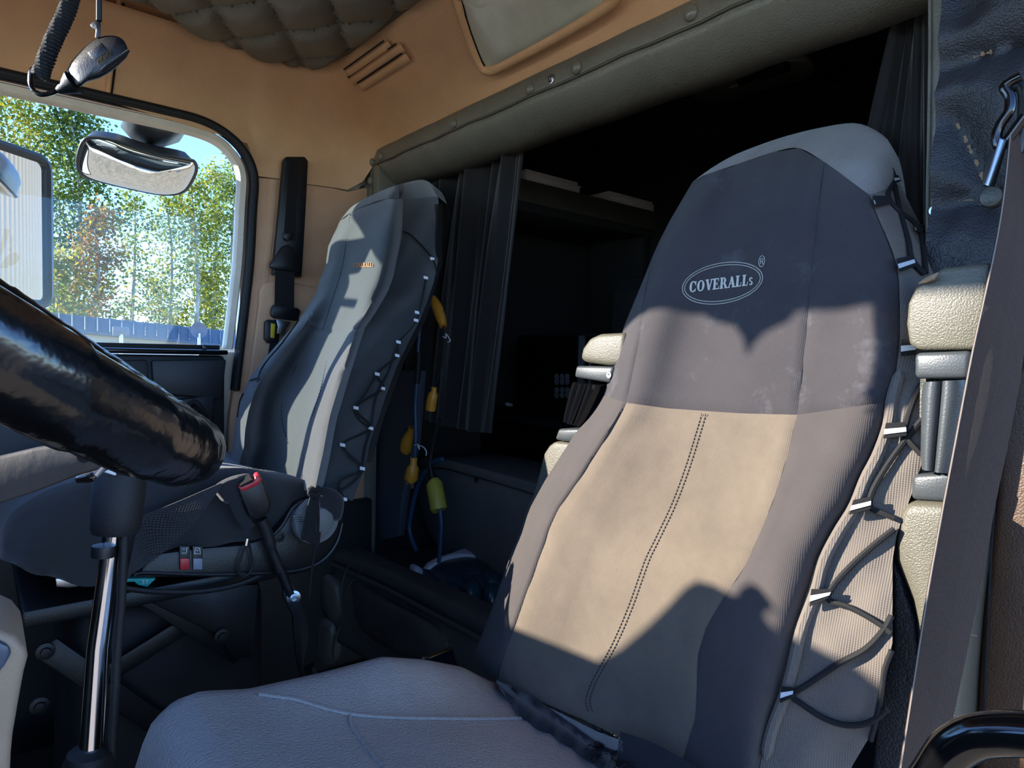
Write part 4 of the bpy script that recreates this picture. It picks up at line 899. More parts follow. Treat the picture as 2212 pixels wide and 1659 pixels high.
for k in range(4):
    a = at(640+k*1.5, 1115+k*4.5, X=PX+.024); obj('knob_rib', box(a, (.004, .016, .0025), bev=.0008), 'knob_grey', kn, org=ORG[ps.name])
obj('plate_bolt', lathe([(.011, 0), (.011, .003), (.006, .0035), (.005, .001), (0, .001)], at(603, 1159, X=PX+.001), (1, 0, 0), 18), 'black_plastic', ps)
for x, m_, dx in ((398, 'red_plastic', 0), (426, 'blue_grey', 1)):
    sw_ = obj('rocker_switch', prism([at(*p, X=PX+.001) for p in ((x-11, 1179), (x+11, 1179), (x+11, 1229), (x-11, 1230))], (.004, 0, 0), .001), 'black_plastic', ps)
    obj('rocker', prism([at(*p, X=PX+.004) for p in ((x-10, 1205), (x+10, 1205), (x+10, 1229), (x-10, 1229))], (.005, 0, 0), .001), m_, sw_, org=ORG[ps.name], label='red rocker' if not dx else 'blue grey rocker')
    ic_ = [((x-6, 1195), (x+4, 1195), (x+6, 1182)), ((x-3, 1186), (x+1, 1186))] if not dx else [((x-6, 1196), (x+7, 1196), (x+5, 1184), (x-4, 1184), (x-6, 1196)), ((x-2, 1189), (x+2, 1189))]
    obj('icon', join(*[tube([at(*p, X=PX+.006) for p in q], .0007, 5) for q in ic_]), 'icon_white', sw_, org=ORG[ps.name])
obj('pull_cord', tube(cr([at(*p, X=PX+.012) for p in ((534, 1165), (522, 1200), (514, 1225), (520, 1243), (535, 1242), (545, 1225), (542, 1195), (536, 1168)) ], 6), .0022, 6), 'rubber', ps)
obj('cord_ferrule', tube([at(535, 1163, X=PX+.014), at(532, 1178, X=PX+.014)], .004, 8), 'chrome', ps)
# knotted lacing ends hanging over the knob
for dx in (-9, -4, 1, 6, 11):
    obj('hanging_lace', tube(cr([at(x, y, X=PX+.05) for x, y in ((678+dx*.2, 1062), (674+dx, 1100), (668+dx*1.1, 1140), (664+dx*1.2, 1162), (672+dx*1.2, 1170+dx), (680+dx*.9, 1150))], 5), .0028, 6), 'cord', ps)
obj('hanging_lace', tube(cr([at(x, y, X=PX+.05) for x, y in ((684, 1064), (688, 1120), (684, 1170), (676, 1215), (668, 1290))], 5), .0024, 6), 'cord', ps)
obj('lace_knot', tube(cr([at(x, y, X=PX+.055) for x, y in ((668, 1060), (680, 1054), (690, 1060), (684, 1070), (672, 1068), (670, 1060), (682, 1058))], 5), .006, 8), 'cord', ps)
obj('cover_tail', pillow(cr([at(x, y, X=PX+.02) for x, y in ((690, 1060), (715, 1055), (742, 1075), (738, 1118), (722, 1126), (712, 1112), (700, 1120), (690, 1095))], 4, True), (1, -.2, 0), .014, 5, back=.01), 'black_cloth', ps)
# ---- suspension under the seat
obj('upper_frame', box((-1.53, .30, .600), (.50, .50, .03), bev=.006), 'base_plastic', ps)
brk = [(455, 1268), (560, 1262), (545, 1420), (505, 1425), (470, 1372), (300, 1290), (290, 1272)]
obj('gusset', prism([at(*p, X=-1.30) for p in brk], (-.012, 0, 0), .004), 'base_plastic', ps)
def arm(P, X, w_, nm='scissor_arm'):
    a, b = at(*P[0], X=X), at(*P[1], X=X); d = unit(b-a); n_ = np.cross(d, A(1, 0, 0)); obj(nm, prism([a+n_*w_, b+n_*w_, b-n_*w_, a-n_*w_], (-.012, 0, 0), .003), 'base_plastic', ps)
arm([(285, 1268), (520, 1420)], -1.315, .017); arm([(500, 1290), (200, 1480)], -1.34, .017); arm([(100, 1400), (420, 1620)], -1.36, .02)
for p in ((478, 1372), (98, 1405), (85, 1522)): obj('pivot_bolt', lathe([(.014, 0), (.014, .006), (.008, .007), (.007, .012), (0, .0125)], at(*p, X=-1.295), (1, 0, 0), 14), 'base_plastic', ps)
obj('bellows', box((-1.56, .30, .30), (.34, .36, .52), bev=.05, seg=3), 'rubber', ps)
obj('lower_frame', box((-1.53, .30, .06), (.52, .56, .12), bev=.01), 'base_plastic', ps)
obj('front_bracket', prism([at(*p, X=-1.28) for p in ((120, 1250), (150, 1250), (180, 1265), (150, 1270), (122, 1268))], (-.006, 0, 0), .001), 'steel', ps)
obj('cable', tube(cr([at(*p, X=-1.24) for p in ((255, 1268), (330, 1278), (430, 1278), (510, 1264), (570, 1240))], 5), .005, 6), 'rubber', ps)
mat('teal_card', (44, 178, 176), .5); mat('teal_ink', (214, 240, 236), .5)
tb = thing('teal_box', 'small teal carton tucked under the passenger seat base', 'box', at(310, 1262, X=-1.27))
obj('carton', prism([at(*p, X=-1.29) for p in ((270, 1250), (337, 1250), (318, 1268), (300, 1264), (290, 1257), (272, 1258))], (-.03, 0, 0), .001), 'teal_card', tb)
obj('print', join(*[tube([at(*p, X=-1.288) for p in q], .0009, 4) for q in (((312, 1254), (307, 1254), (307, 1257), (311, 1257), (311, 1261), (306, 1261)), ((314, 1254), (320, 1254)), ((317, 1254), (316, 1261)))]), 'teal_ink', tb)
# ---------------------------------------------------------------- buckle on its stalk
bu = thing('belt_buckle', 'black seat belt buckle with red release button on a stalk', 'buckle', at(665, 1450, X=-1.12))
BX = -1.195
obj('housing', prism([at(*p, X=BX) for p in ((514, 1050), (545, 1040), (562, 1028), (572, 1042), (586, 1090), (582, 1106), (556, 1126), (540, 1118), (520, 1070))], (-.030, .006, 0), .004, 2), 'black_plastic', bu, sharp=45)
obj('release_button', prism([at(*p, X=BX+.0025) for p in ((514, 1053), (535, 1046), (549, 1040), (552, 1030), (561, 1027), (567, 1038), (556, 1050), (524, 1063))], (-.022, .004, .004), .002), 'red_plastic', bu, label='red release button')
obj('slot', prism([at(*p, X=BX+.0035) for p in ((519, 1049), (545, 1036), (547, 1040), (521, 1053))], (-.02, 0, .007)), 'slot', bu)
stp = [at(x, y, X=BX-.015) for x, y in cr(Z2([(564, 1122), (576, 1150), (586, 1185), (598, 1215), (606, 1235)]), 5)]
obj('stalk_sleeve', tube(stp, [.011]*(len(stp)//2)+[.0085]*(len(stp)-len(stp)//2), 10), 'rubber', bu)
obj('stalk_cable', tube([at(606, 1230, X=BX-.015), at(618, 1262, X=BX-.015), at(628, 1285, X=BX-.015)], .009, 10), 'black_plastic', bu)
obj('anchor_plate', prism([at(*p, X=BX-.012) for p in ((612, 1262), (630, 1258), (650, 1285), (652, 1305), (662, 1330), (668, 1380), (655, 1440), (672, 1465), (690, 1455), (700, 1470), (680, 1490), (650, 1465), (640, 1420), (632, 1330), (612, 1290))], (-.008, 0, 0), .002), 'base_plastic', bu, sharp=40)
obj('floor_anchor', tube([at(668, 1440, X=BX-.016), at(680, 1475, X=BX-.016), A(-1.12, .52, .0)], .012, 8), 'base_plastic', bu)
obj('anchor_bolt', lathe([(.013, 0), (.013, .003), (.0085, .004), (.0085, .010), (.0055, .011), (.005, .006), (0, .006)], at(634, 1290, X=BX-.011), (1, -.2, .1), 16), 'steel', bu)
# ---------------------------------------------------------------- passenger belt on its track
pb = thing('seat_belt', 'black passenger shoulder belt hanging from its pillar track', 'seat belt', at(600, 760, X=-1.97))
TX = -1.985
obj('track', prism([at(*p, X=TX) for p in ((607, 350), (613, 341), (654, 341), (661, 350), (655, 470), (647, 600), (583, 595), (596, 470))], (.022, 0, 0), .006, 2), 'black_plastic', pb, sharp=40)
obj('track_slot', prism([at(*p, X=TX+.0215) for p in ((625, 348), (644, 348), (637, 520), (612, 520))], (.002, 0, 0)), 'slot', pb)
obj('adjuster_button', prism([at(*p, X=TX+.022) for p in ((610, 503), (629, 503), (628, 516), (619, 522), (611, 515))], (.008, 0, 0), .002), 'black_plastic', pb)
obj('belt_guide', prism([at(*p, X=TX+.022) for p in ((607, 534), (618, 529), (628, 536), (648, 574), (648, 583), (640, 589), (590, 583), (580, 578), (582, 568))], (.016, 0, 0), .004, 2), 'black_plastic', pb, sharp=45)
obj('webbing', strap([at(*p, X=TX+.030) for p in ((595, 578), (594, 620), (593, 668))], [at(*p, X=TX+.030) for p in ((636, 582), (635, 630), (635, 680))], .003, 8), 'belt_black', pb)
obj('lower_webbing', strap([at(*p, X=TX+.026) for p in ((592, 690), (580, 760), (570, 850))], [at(*p, X=TX+.026) for p in ((606, 692), (600, 760), (592, 850))], .003, 8), 'belt_black', pb)
obj('tongue_bar', prism([at(*p, X=TX+.032) for p in ((588, 658), (640, 666), (646, 672), (640, 694), (590, 688), (582, 682), (583, 668))], (.016, 0, 0), .003, 2), 'black_plastic', pb)
obj('tongue_plate', prism([at(*p, X=TX+.034) for p in ((596, 690), (628, 696), (618, 710), (614, 724), (597, 720), (600, 706))], (.003, 0, 0), .001), 'steel', pb)
mat('yellow_plastic', (206, 186, 40), .5); mat('orange_plastic', (196, 132, 40), .45, grain=(200, .3), var=(30, .2)); mat('olive_yellow', (158, 150, 56), .5, grain=(200, .4), var=(30, .15)); mat('blue_cord', (30, 62, 92), .5)
obj('buckle_catch', prism([at(*p, X=TX+.012) for p in ((569, 695), (576, 690), (600, 694), (598, 738), (575, 742), (568, 732))], (.018, 0, 0), .003), 'black_plastic', pb)
obj('yellow_slide', prism([at(*p, X=TX+.030) for p in ((585, 698), (594, 700), (592, 731), (584, 729))], (.003, 0, 0), .001), 'yellow_plastic', pb, label='yellow plastic slide')
# ================================================================== sleeper
def curtain(P_top, P_bot, Y, amp, n, name, label, loc, hem=True, ph=0):
    t = resample(Z2(P_top), 60); b = resample(Z2(P_bot), 60); c_ = thing(name, label, 'curtain', loc); rows = []
    for k in range(26):
        v_ = k/25; r = []
        for i in range(60):
            p = t[i]*(1-v_)+b[i]*v_; a = i/59
            f = .7*math.sin(2*math.pi*n*a+ph+.8*math.sin(2.2*v_))+.4*math.sin(2*math.pi*n*2.3*a+1+1.7*v_)+.25*math.sin(2*math.pi*n*3.9*a+2-2.5*v_)
            r.append(at(p[0], p[1], Y=Y)+A(0, -amp*f*(1-.35*v_)*(1 if a < .9 else .6), 0))
        rows.append(r)
    obj('cloth', solid(grid(rows), (0, .003, 0)), 'curtain', c_, sharp=80)
    if hem: obj('hem_stitching', tube([r[55]+A(0, -.002, 0) for r in rows], .0012, 5), 'olive_dark', c_)
    return c_
curtain([(930, 405), (985, 365), (1060, 345), (1130, 325)], [(870, 898), (930, 912), (990, 928), (1058, 936)], 1.14, .026, 2.6, 'sleeper_curtain', 'dark brown sleeper curtain gathered behind the passenger seat', (-1.6, 1.14, .82))
curtain([(1945, 30), (1960, 28), (1985, 28), (2004, 28)], [(1800, 640), (1880, 640), (1960, 640), (2010, 640)], 1.17, .02, 1.4, 'sleeper_curtain', 'dark brown sleeper curtain gathered behind the driver seat', (-.42, 1.13, 1.0), ph=1)
# wall lamp on the sleeper roof
sd = thing('sleeper_lamp', 'dark oblong lamp fixed to the sleeper roof', 'lamp', at(1620, 165, Z=1.93))
obj('plate', prism([at(*p, Z=1.935) for p in ((1492, 196), (1528, 172), (1700, 118), (1745, 118), (1762, 140), (1735, 160), (1545, 215))], (0, 0, -.02), .005), 'olive', sd)
obj('bulb_housing', box(at(1668, 152, Z=1.905), (.10, .05, .03), bev=.012), 'black_plastic', sd); obj('switch', box(at(1612, 170, Z=1.91), (.05, .03, .02), bev=.004), 'black_plastic', sd)
mat('lamp_pin', (170, 150, 110), .4); obj('reading_slot', box(at(1585, 187, Z=1.912), (.03, .006, .006), bev=.001), 'lamp_pin', sd)
# shelf unit along the passenger side of the sleeper
sh = thing('wall_shelf', 'dark wall shelf along the passenger side of the sleeper', 'shelf', (-1.86, 1.8, 1.2))
obj('shelf_board', box((-1.86, 1.72, 1.58), (.32, .84, .10), bev=.01), 'sleeper_dark', sh)
obj('shelf_lip', box((-1.705, 1.72, 1.60), (.016, .84, .075), bev=.004), 'olive_dark', sh)
obj('end_bracket', box((-1.86, 2.1, 1.30), (.30, .04, .50), bev=.01), 'sleeper_dark', sh)
mat('case_grey', (232, 228, 220), .5, var=(12, .1))
def case(P, X, lab):
    a, b = at(*P[0], X=X), at(*P[1], X=X); t = thing('plastic_case', lab, 'case', (X-.1, (a[1]+b[1])/2, 1.632), 'cases on the sleeper shelf')
    ln = b[1]-a[1]; c = A(X-.09, (a[1]+b[1])/2, 0)
    obj('tray', box(c+A(0, 0, 1.648), (.20, ln, .030), bev=.006), 'case_grey', t); obj('lid', box(c+A(0, 0, 1.672), (.19, ln*.96, .018), bev=.006), 'case_grey', t); obj('rim', box(c+A(0, 0, 1.6625), (.206, ln*1.01, .006), bev=.002), 'case_grey', t)
case([(1132, 360), (1250, 392)], -1.72, 'pale flat plastic case on the sleeper shelf, next to the curtain')
case([(1312, 410), (1424, 444)], -1.72, 'pale flat plastic case farther back on the sleeper shelf')
# side cabinet and padded wall
cab = thing('cupboard', 'dark cupboard at the back of the sleeper behind the microwave', 'cupboard', (-1.5, 1.95, .7))
obj('carcass', box((-1.25, 2.0, 1.10), (.84, .27, .48), bev=.01), 'sleeper_dark', cab)
mat('cab_panel', (44, 46, 44), .6, var=(6, .2))
for x in (-1.46, -1.04): obj('door', box((x, 1.86, 1.12), (.40, .016, .34), bev=.005), 'cab_panel', cab)
# microwave
mw = thing('microwave', 'black microwave oven on the sleeper counter behind the curtain', 'microwave', (-1.56, 1.66, .83))
mat('mw_black', (9, 9, 10), .12, spec=.5); mat('mw_key', (70, 70, 72), .5); mat('mw_text', (150, 152, 156), .5)
obj('body', box((-1.545, 1.68, .975), (.50, .34, .285), bev=.008), 'black_plastic', mw)
obj('window_door', box((-1.64, 1.505, .975), (.31, .012, .270), bev=.003), 'mw_black', mw)
obj('door_edge', box((-1.480, 1.502, .975), (.004, .014, .270)), 'steel', mw); obj('door_edge', box((-1.430, 1.502, .985), (.0025, .012, .22)), 'steel', mw)
obj('control_panel', box((-1.375, 1.505, .975), (.155, .010, .268), bev=.003), 'mw_black', mw)
for i in range(3):
    for j in range(4): obj('key', lathe([(.011, 0), (.011, .002), (.008, .003), (0, .003)], at(1203+i*11.5, 814+j*10.5+(8 if j > 1 else 0)+(7 if j > 2 else 0)*0, Y=1.5), (0, -1, 0), 12), 'mw_key', mw)
def wordstroke(o, ex, ey, segs, r): return join(*[tube([o+ex*x+ey*y for x, y in cr([A(*p) for p in s], 4)], r, 5) for s in segs])
so = at(1091, 876, Y=1.496)
sal = [((.55, .75), (.3, .8), (.1, .65), (.3, .45), (.52, .28), (.35, .05), (.05, .08)), ((1.25, .65), (1.0, .8), (.8, .4), (1.0, .05), (1.25, .2)), ((1.25, .8), (1.25, .05)), ((1.55, 1.2), (1.55, .05)), ((1.9, 1.05), (1.9, .15), (2.1, .05)), ((1.75, .78), (2.1, .78)), ((2.55, .8), (2.3, .4), (2.55, .05), (2.82, .4), (2.55, .8)), ((3.1, .8), (3.1, .05)), ((3.1, .6), (3.35, .8), (3.55, .6), (3.55, .05))]
obj('lettering', wordstroke(so, A(.0115, 0, 0), A(0, 0, .0125), sal, .0012), 'mw_text', mw, label='small word salton')
# counter, bunk and locker front
ct_ = thing('counter', 'dark counter edge carrying the microwave', 'counter', (-1.5, 1.62, .5))
obj('top', box((-1.52, 1.68, .815), (1.0, .42, .03), bev=.008), 'black_plastic', ct_); obj('apron', box((-1.52, 1.53, .70), (1.0, .03, .22), bev=.005), 'mw_black', ct_)
for x in (-1.62, -1.42): obj('groove', box((x, 1.467, .816), (.003, .004, .028)), 'slot', ct_)
lk = thing('bunk_locker', 'grey bunk locker with a rounded lid behind the cords', 'locker', (-1.5, 1.42, .38))
mat('locker_grey', (90, 89, 87), .7, grain=(200, .4), var=(6, .15))
lid = [at(*p, Y=1.215) for p in ((905, 990), (960, 992), (1040, 1012), (1170, 1048), (1190, 1062), (1190, 1080), (1060, 1040), (960, 1012), (905, 1008))]
obj('lid', prism(lid, (0, .24, 0), .006), 'locker_grey', lk, sharp=50)
obj('front', prism([at(*p, Y=1.22) for p in ((893, 1010), (960, 1014), (1060, 1042), (1190, 1082), (1180, 1300), (960, 1210), (925, 1150), (905, 1090))], (0, .22, 0), .008), 'locker_grey', lk, sharp=50)
obj('finger_hole', lathe([(.010, 0), (.010, .002), (.006, .0025), (0, .001)], at(1029, 1036, Y=1.218), (0, -1, 0), 14), 'slot', lk)
pn = thing('side_box', 'tall dark blue grey panel beside the passenger seat back', 'panel', (-1.95, 1.05, .36))
mat('side_blue', (66, 71, 80), .6, var=(6, .25), dust=(14, .66, (90, 90, 94), .5))
obj('face', prism([at(*p, Y=1.07) for p in ((770, 1010), (800, 930), (850, 800), (905, 800), (893, 960), (880, 1010), (868, 1080), (858, 1160), (820, 1168), (760, 1160), (745, 1100))], (0, .03, 0), .006), 'side_blue', pn, sharp=40)
# step between cab floor and sleeper
stp_ = sgroup('trim_5', (-1.5, .95, 0), 'black padded vinyl step up to the sleeper floor')
mat('step_vinyl', (84, 78, 73), .42, leather=(200, .6), grain=(14, 1.2), var=(9, .25), dust=(22, .66, (88, 78, 66), .4))
def yst(px): return np.interp(px, [640, 760, 1100], [.86, .95, .98])
def stepline(P): return [at(p[0], p[1], Y=yst(p[0])-p[2]) for p in P]
rl = [[(690, 1160, -.05), (740, 1168, -.03), (850, 1215, -.03), (960, 1262, -.03), (1075, 1310, -.03), (1160, 1350, -.03)],
      [(688, 1178, .02), (735, 1188, .02), (850, 1240, .02), (950, 1290, .02), (1070, 1345, .02), (1150, 1380, .02)],
      [(686, 1195, .03), (730, 1212, .03), (845, 1262, .03), (945, 1312, .03), (1060, 1370, .03), (1145, 1405, .03)],
      [(684, 1208, .022), (726, 1225, .022), (840, 1278, .022), (940, 1332, .022), (1055, 1392, .022), (1140, 1430, .022)],
      [(684, 1260, .045), (722, 1290, .045), (820, 1340, .045), (930, 1400, .045), (1050, 1460, .045), (1130, 1500, .045)],
      [(680, 1350, .04), (718, 1380, .04), (800, 1430, .04), (900, 1490, .04), (1030, 1560, .04), (1110, 1600, .04)]]
rows = [resample(cr(stepline(r), 6), 40) for r in rl]; fine = []
cols = [cr([rows[k][i] for k in range(len(rows))], 6) for i in range(40)]
obj('riser', solid(grid([[cols[i][k] for i in range(40)] for k in range(len(cols[0]))]), (0, .02, -.01)), 'step_vinyl', stp_, sharp=80)
obj('step_nosing', tube(cr(stepline([(684, 1206, .036), (726, 1222, .036), (840, 1275, .036), (940, 1329, .036), (1055, 1388, .036)]), 6), .007, 8), 'step_vinyl', stp_)
for P in ([(768, 1200), (745, 1240), (735, 1290), (740, 1340)], [(780, 1230), (752, 1270), (742, 1320), (755, 1360), (800, 1395)], [(735, 1352), (725, 1380), (722, 1420)]):
    obj('pad_seam', tube(cr([at(x, y, Y=yst(x)-.05) for x, y in P], 5), .003, 6), 'step_vinyl', stp_)
for P in (((700, 1240), (730, 1260), (745, 1320), (722, 1345), (700, 1310)), ((690, 1340), (722, 1352), (720, 1420), (690, 1430)), ((762, 1260), (840, 1300), (940, 1356), (960, 1420), (860, 1410), (770, 1350))):
    obj('pad', pillow(cr([at(x, y, Y=yst(x)-.045) for x, y in P], 6, True), (0, -1, .3), .02, 6, back=.02), 'step_vinyl', stp_)
obj('carpet', box((-1.42, 1.28, .345), (1.05, .66, .03), bev=.008), 'floor_mat', stp_)
# ================================================================== cords hanging by the passenger seat
CY_ = 1.0
def cline(P, Y=CY_): return [at(p[0], p[1], Y=Y) for p in cr(Z2(P), 6)]
def plug(P, rad, sq=1.0, Y=CY_, n=10): return tube([at(x, y, Y=Y) for x, y in P], rad, n, sx=sq)
c1 = thing('power_cord', 'blue power cord ending in a yellow plug with three bare prongs', 'cord', at(895, 1050, Y=CY_))
obj('cable', tube(cline([(915, 640), (908, 700), (903, 760), (900, 830), (897, 880), (898, 930), (897, 975), (893, 1000)]), .0055, 8), 'blue_cord', c1)
obj('strain_relief', tube(cline([(905, 760), (903, 800), (900, 828)]), .009, 10), 'rubber', c1)
obj('plug_body', plug([(894, 988), (893, 1004), (892, 1010), (888, 1034), (887, 1036)], [.010, .010, .017, .020, .017], 1.1), 'orange_plastic', c1)
for x0, x1, y1 in ((879, 877, 1047), (889, 887, 1048), (892, 890, 1055)): obj('prong', prism([at(*p, Y=CY_) for p in ((x0-2, 1032), (x0+3, 1032), (x1+3, y1), (x1-2, y1))], (0, .002, 0)), 'steel', c1)
obj('white_tie', tube(cline([(895, 962), (903, 960), (906, 970), (903, 962), (915, 966), (921, 976), (920, 984)], CY_-.012), .0018, 6), 'tag_white', c1)
c2 = thing('cord_connector', 'orange cord connector hanging highest against the curtain', 'connector', at(945, 670, Y=CY_), 'hanging cord connectors')
obj('body', plug([(934, 642), (938, 652), (946, 668), (953, 690), (958, 705)], [.009, .015, .0175, .0155, .011], .9), 'orange_plastic', c2)
obj('lead', tube(cline([(920, 560), (926, 600), (934, 642)]), .004, 7), 'rubber', c2)
c2b = thing('cord_connector', 'orange cord connector dangling on a thin black lead below the white hook', 'connector', at(930, 860, Y=CY_), 'hanging cord connectors')
obj('lead', tube(cline([(958, 705), (960, 735), (955, 780), (945, 815), (938, 838)]), .0032, 7), 'rubber', c2b)
obj('body', plug([(938, 836), (937, 846), (936, 851), (932, 870), (930, 886)], [.0085, .0085, .0155, .0165, .0165], .9), 'orange_plastic', c2b)
obj('white_hook', tube(cline([(957, 727), (963, 730), (963, 721), (970, 730), (972, 737), (967, 739)], CY_-.01), .0016, 6), 'tag_white', c2b)
c3 = thing('cord_connector', 'orange cord connector clipped behind the blue cord', 'connector', at(880, 950, Y=1.03), 'hanging cord connectors')
obj('body', plug([(890, 930), (885, 938), (880, 950), (876, 972), (875, 974)], [.010, .015, .020, .021, .018], .9, Y=1.03), 'orange_plastic', c3)
obj('clip_ring', tube(cline([(884, 930), (884, 922), (892, 922), (896, 930), (894, 938)], 1.02), .003, 6), 'orange_plastic', c3)
obj('lead', tube(cline([(893, 926), (897, 880), (898, 820)], 1.04), .004, 7), 'rubber', c3)
c4 = thing('extension_cord', 'black cord joined to a blue cord by an olive yellow coupler', 'cord', at(945, 1150, Y=CY_))
obj('upper_cable', tube(cline([(950, 905), (944, 925), (936, 955), (930, 990), (928, 1008)], 1.02), .0055, 8), 'rubber', c4)
obj('strain_relief', plug([(928, 1003), (930, 1015), (936, 1043)], [.007, .009, .016], 1, 1.02), 'black_plastic', c4)
obj('coupler', plug([(936, 1042), (938, 1045), (948, 1100), (949, 1103)], [.020, .025, .025, .020], 1, 1.02, 12), 'olive_yellow', c4)
obj('lower_cable', tube(cline([(950, 1100), (953, 1130), (952, 1160), (950, 1192), (948, 1215)], 1.02), .006, 8), 'blue_cord', c4)
obj('looped_cable', tube(cline([(955, 992), (935, 1000), (912, 1030), (898, 1065), (888, 1110), (884, 1140), (890, 1166), (900, 1190)], 1.06), .007, 8), 'blue_cord', c4)
# ================================================================== gloves on the sleeper floor, phone beside the seat
gv_ = thing('work_gloves', 'dark teal rubber work glove with white cuff on the sleeper step', 'glove', at(985, 1260, Z=.37))
mat('glove_teal', (28, 58, 70), .28, grain=(90, 2), var=(20, .25)); mat('glove_cuff', (196, 196, 200), .9, grain=(300, .6)); mat('glove_ink', (50, 96, 150), .5)
def gl_(P, h, m, nm, z=.365, p=2): return obj(nm, pillow(cr([at(x, y, Z=z) for x, y in P], 5, True), (0, -.2, 1), h, 6, p=p, back=.004), m, gv_)
gl_(((908, 1228), (960, 1212), (1010, 1206), (1040, 1215), (1075, 1238), (1085, 1255), (1080, 1290), (1050, 1288), (1015, 1285), (985, 1282), (955, 1275), (935, 1262), (912, 1248)), .045, 'glove_teal', 'palm')
gl_(((955, 1270), (975, 1266), (1000, 1276), (1000, 1288), (975, 1290), (958, 1284)), .03, 'glove_teal', 'finger'); gl_(((1000, 1272), (1020, 1262), (1042, 1270), (1045, 1288), (1022, 1298), (1003, 1292)), .045, 'glove_teal', 'finger')
gl_(((1040, 1258), (1062, 1252), (1085, 1258), (1090, 1275), (1066, 1282), (1044, 1276)), .05, 'glove_teal', 'finger'); gl_(((1045, 1280), (1066, 1278), (1086, 1284), (1082, 1296), (1060, 1302), (1044, 1294)), .04, 'glove_teal', 'finger')
gl_(((905, 1240), (925, 1236), (945, 1246), (950, 1262), (935, 1268), (915, 1256)), .03, 'glove_teal', 'thumb')
gl_(((912, 1230), (935, 1222), (965, 1212), (1000, 1202), (1018, 1192), (1026, 1191), (1036, 1208), (1015, 1214), (975, 1222), (945, 1232), (920, 1238)), .03, 'glove_cuff', 'cuff', .385)
gl_(((884, 1232), (892, 1229), (912, 1238), (920, 1246), (905, 1254), (890, 1246)), .03, 'glove_cuff', 'cuff', .37)
gp_ = lambda x, y: at(x, y, Z=.405)
obj('logo', join(*[tube([gp_(*p) for p in cr(Z2(q), 4)], .0012, 5) for q in (((1027, 1238), (1021, 1240), (1020, 1233), (1027, 1231)), ((1030, 1231), (1030, 1238), (1036, 1236), (1035, 1230), (1030, 1231)), ((1010, 1236), (1015, 1241), (1018, 1236)))]), 'glove_ink', gv_)
ph = thing('phone', 'dark phone standing on edge beside the seat cushion', 'phone', at(960, 1440, X=-.96))
mat('phone_glass', (16, 18, 24), .1); mat('gold_edge', (150, 132, 96), .3, metal=1)
q = [at(*p, X=-.97) for p in ((925, 1422), (978, 1400), (992, 1448), (945, 1470))]
obj('case', prism(q, (-.010, .0, 0), .002), 'gold_edge', ph); obj('screen', prism([(p-np.mean(q, 0))*.94+np.mean(q, 0)+A(.0006, 0, 0) for p in q], (.001, 0, 0)), 'phone_glass', ph)
obj('stand', tube([at(911, 1422, X=-.965), at(922, 1420, X=-.965), at(925, 1432, X=-.965)], .003, 8), 'steel', ph)
# ================================================================== outside
mat('gravel', (168, 150, 126), .95, grain=(30, 6), var=(9, .4), dust=(40, .5, (96, 84, 70), .8))
struct('ground', box((-30, 0, GZ-.1), (140, 160, .2)), 'gravel', 'brown gravel yard outside')
# door mirrors
mat('mirror_glass', (235, 238, 240), .03, metal=1); mat('mirror_back', (40, 44, 50), .4)
mm = thing('door_mirror', 'tall black framed door mirror at the left edge of the window', 'mirror', at(20, 640, X=-2.45))
c = at(20, 520, X=-2.42); ez = A(0, 0, 1)
# the glass faces back and inwards towards the driver
nrm = unit(A(.50, .86, -.02)); ex = unit(np.cross(ez, nrm)); ey = np.cross(nrm, ex)
corner = at(104, 345, X=-2.42)
def rr(w_, h_, r_, n=5):
    out = []
    for cx_, cy_, a0 in ((w_-r_, h_-r_, 0), (-w_+r_, h_-r_, 90), (-w_+r_, -h_+r_, 180), (w_-r_, -h_+r_, 270)):
        for k in range(n+1):
            a = math.radians(a0+90*k/n); out.append((cx_+r_*math.cos(a), cy_+r_*math.sin(a)))
    return out
def place(P, c_): return [c_+ex*x+ey*y for x, y in P]
MW, MH = .22, .22
# rear edge of the glass meets the right-hand picture edge
s_ = 1 if ex.dot(RW[:, 0]) > 0 else -1
mc = at(104, 505, X=-2.42)+unit(A(.66, -.75, 0))*MW; ex = unit(A(.66, -.75, 0)); nrm = unit(A(.75, .66, 0)); ey = A(0, 0, 1)
obj('housing', prism(place(rr(MW, MH, .035), mc), -nrm*.06, .012, 2), 'mirror_back', mm, sharp=45)
obj('rim', tube(place(rr(MW-.004, MH-.004, .033), mc+nrm*.001), .015, 8, closed=True), 'mirror_back', mm)
obj('glass', prism(place(rr(MW-.012, MH-.012, .028), mc+nrm*.0015), nrm*.001), 'mirror_glass', mm, smooth=False)
obj('bracket', tube([mc-nrm*.05+A(0, 0, .12), mc-nrm*.05+A(.10, -.12, .16), A(-2.06, mc[1]-.2, mc[2]+.16)], .012, 8), 'mirror_back', mm)
obj('shade_plate', box((-2.2, -.12, 1.645), (.25, .05, .10), bev=.012), 'mirror_back', mm)  # added out of view to shade the upper outer part of the passenger seat
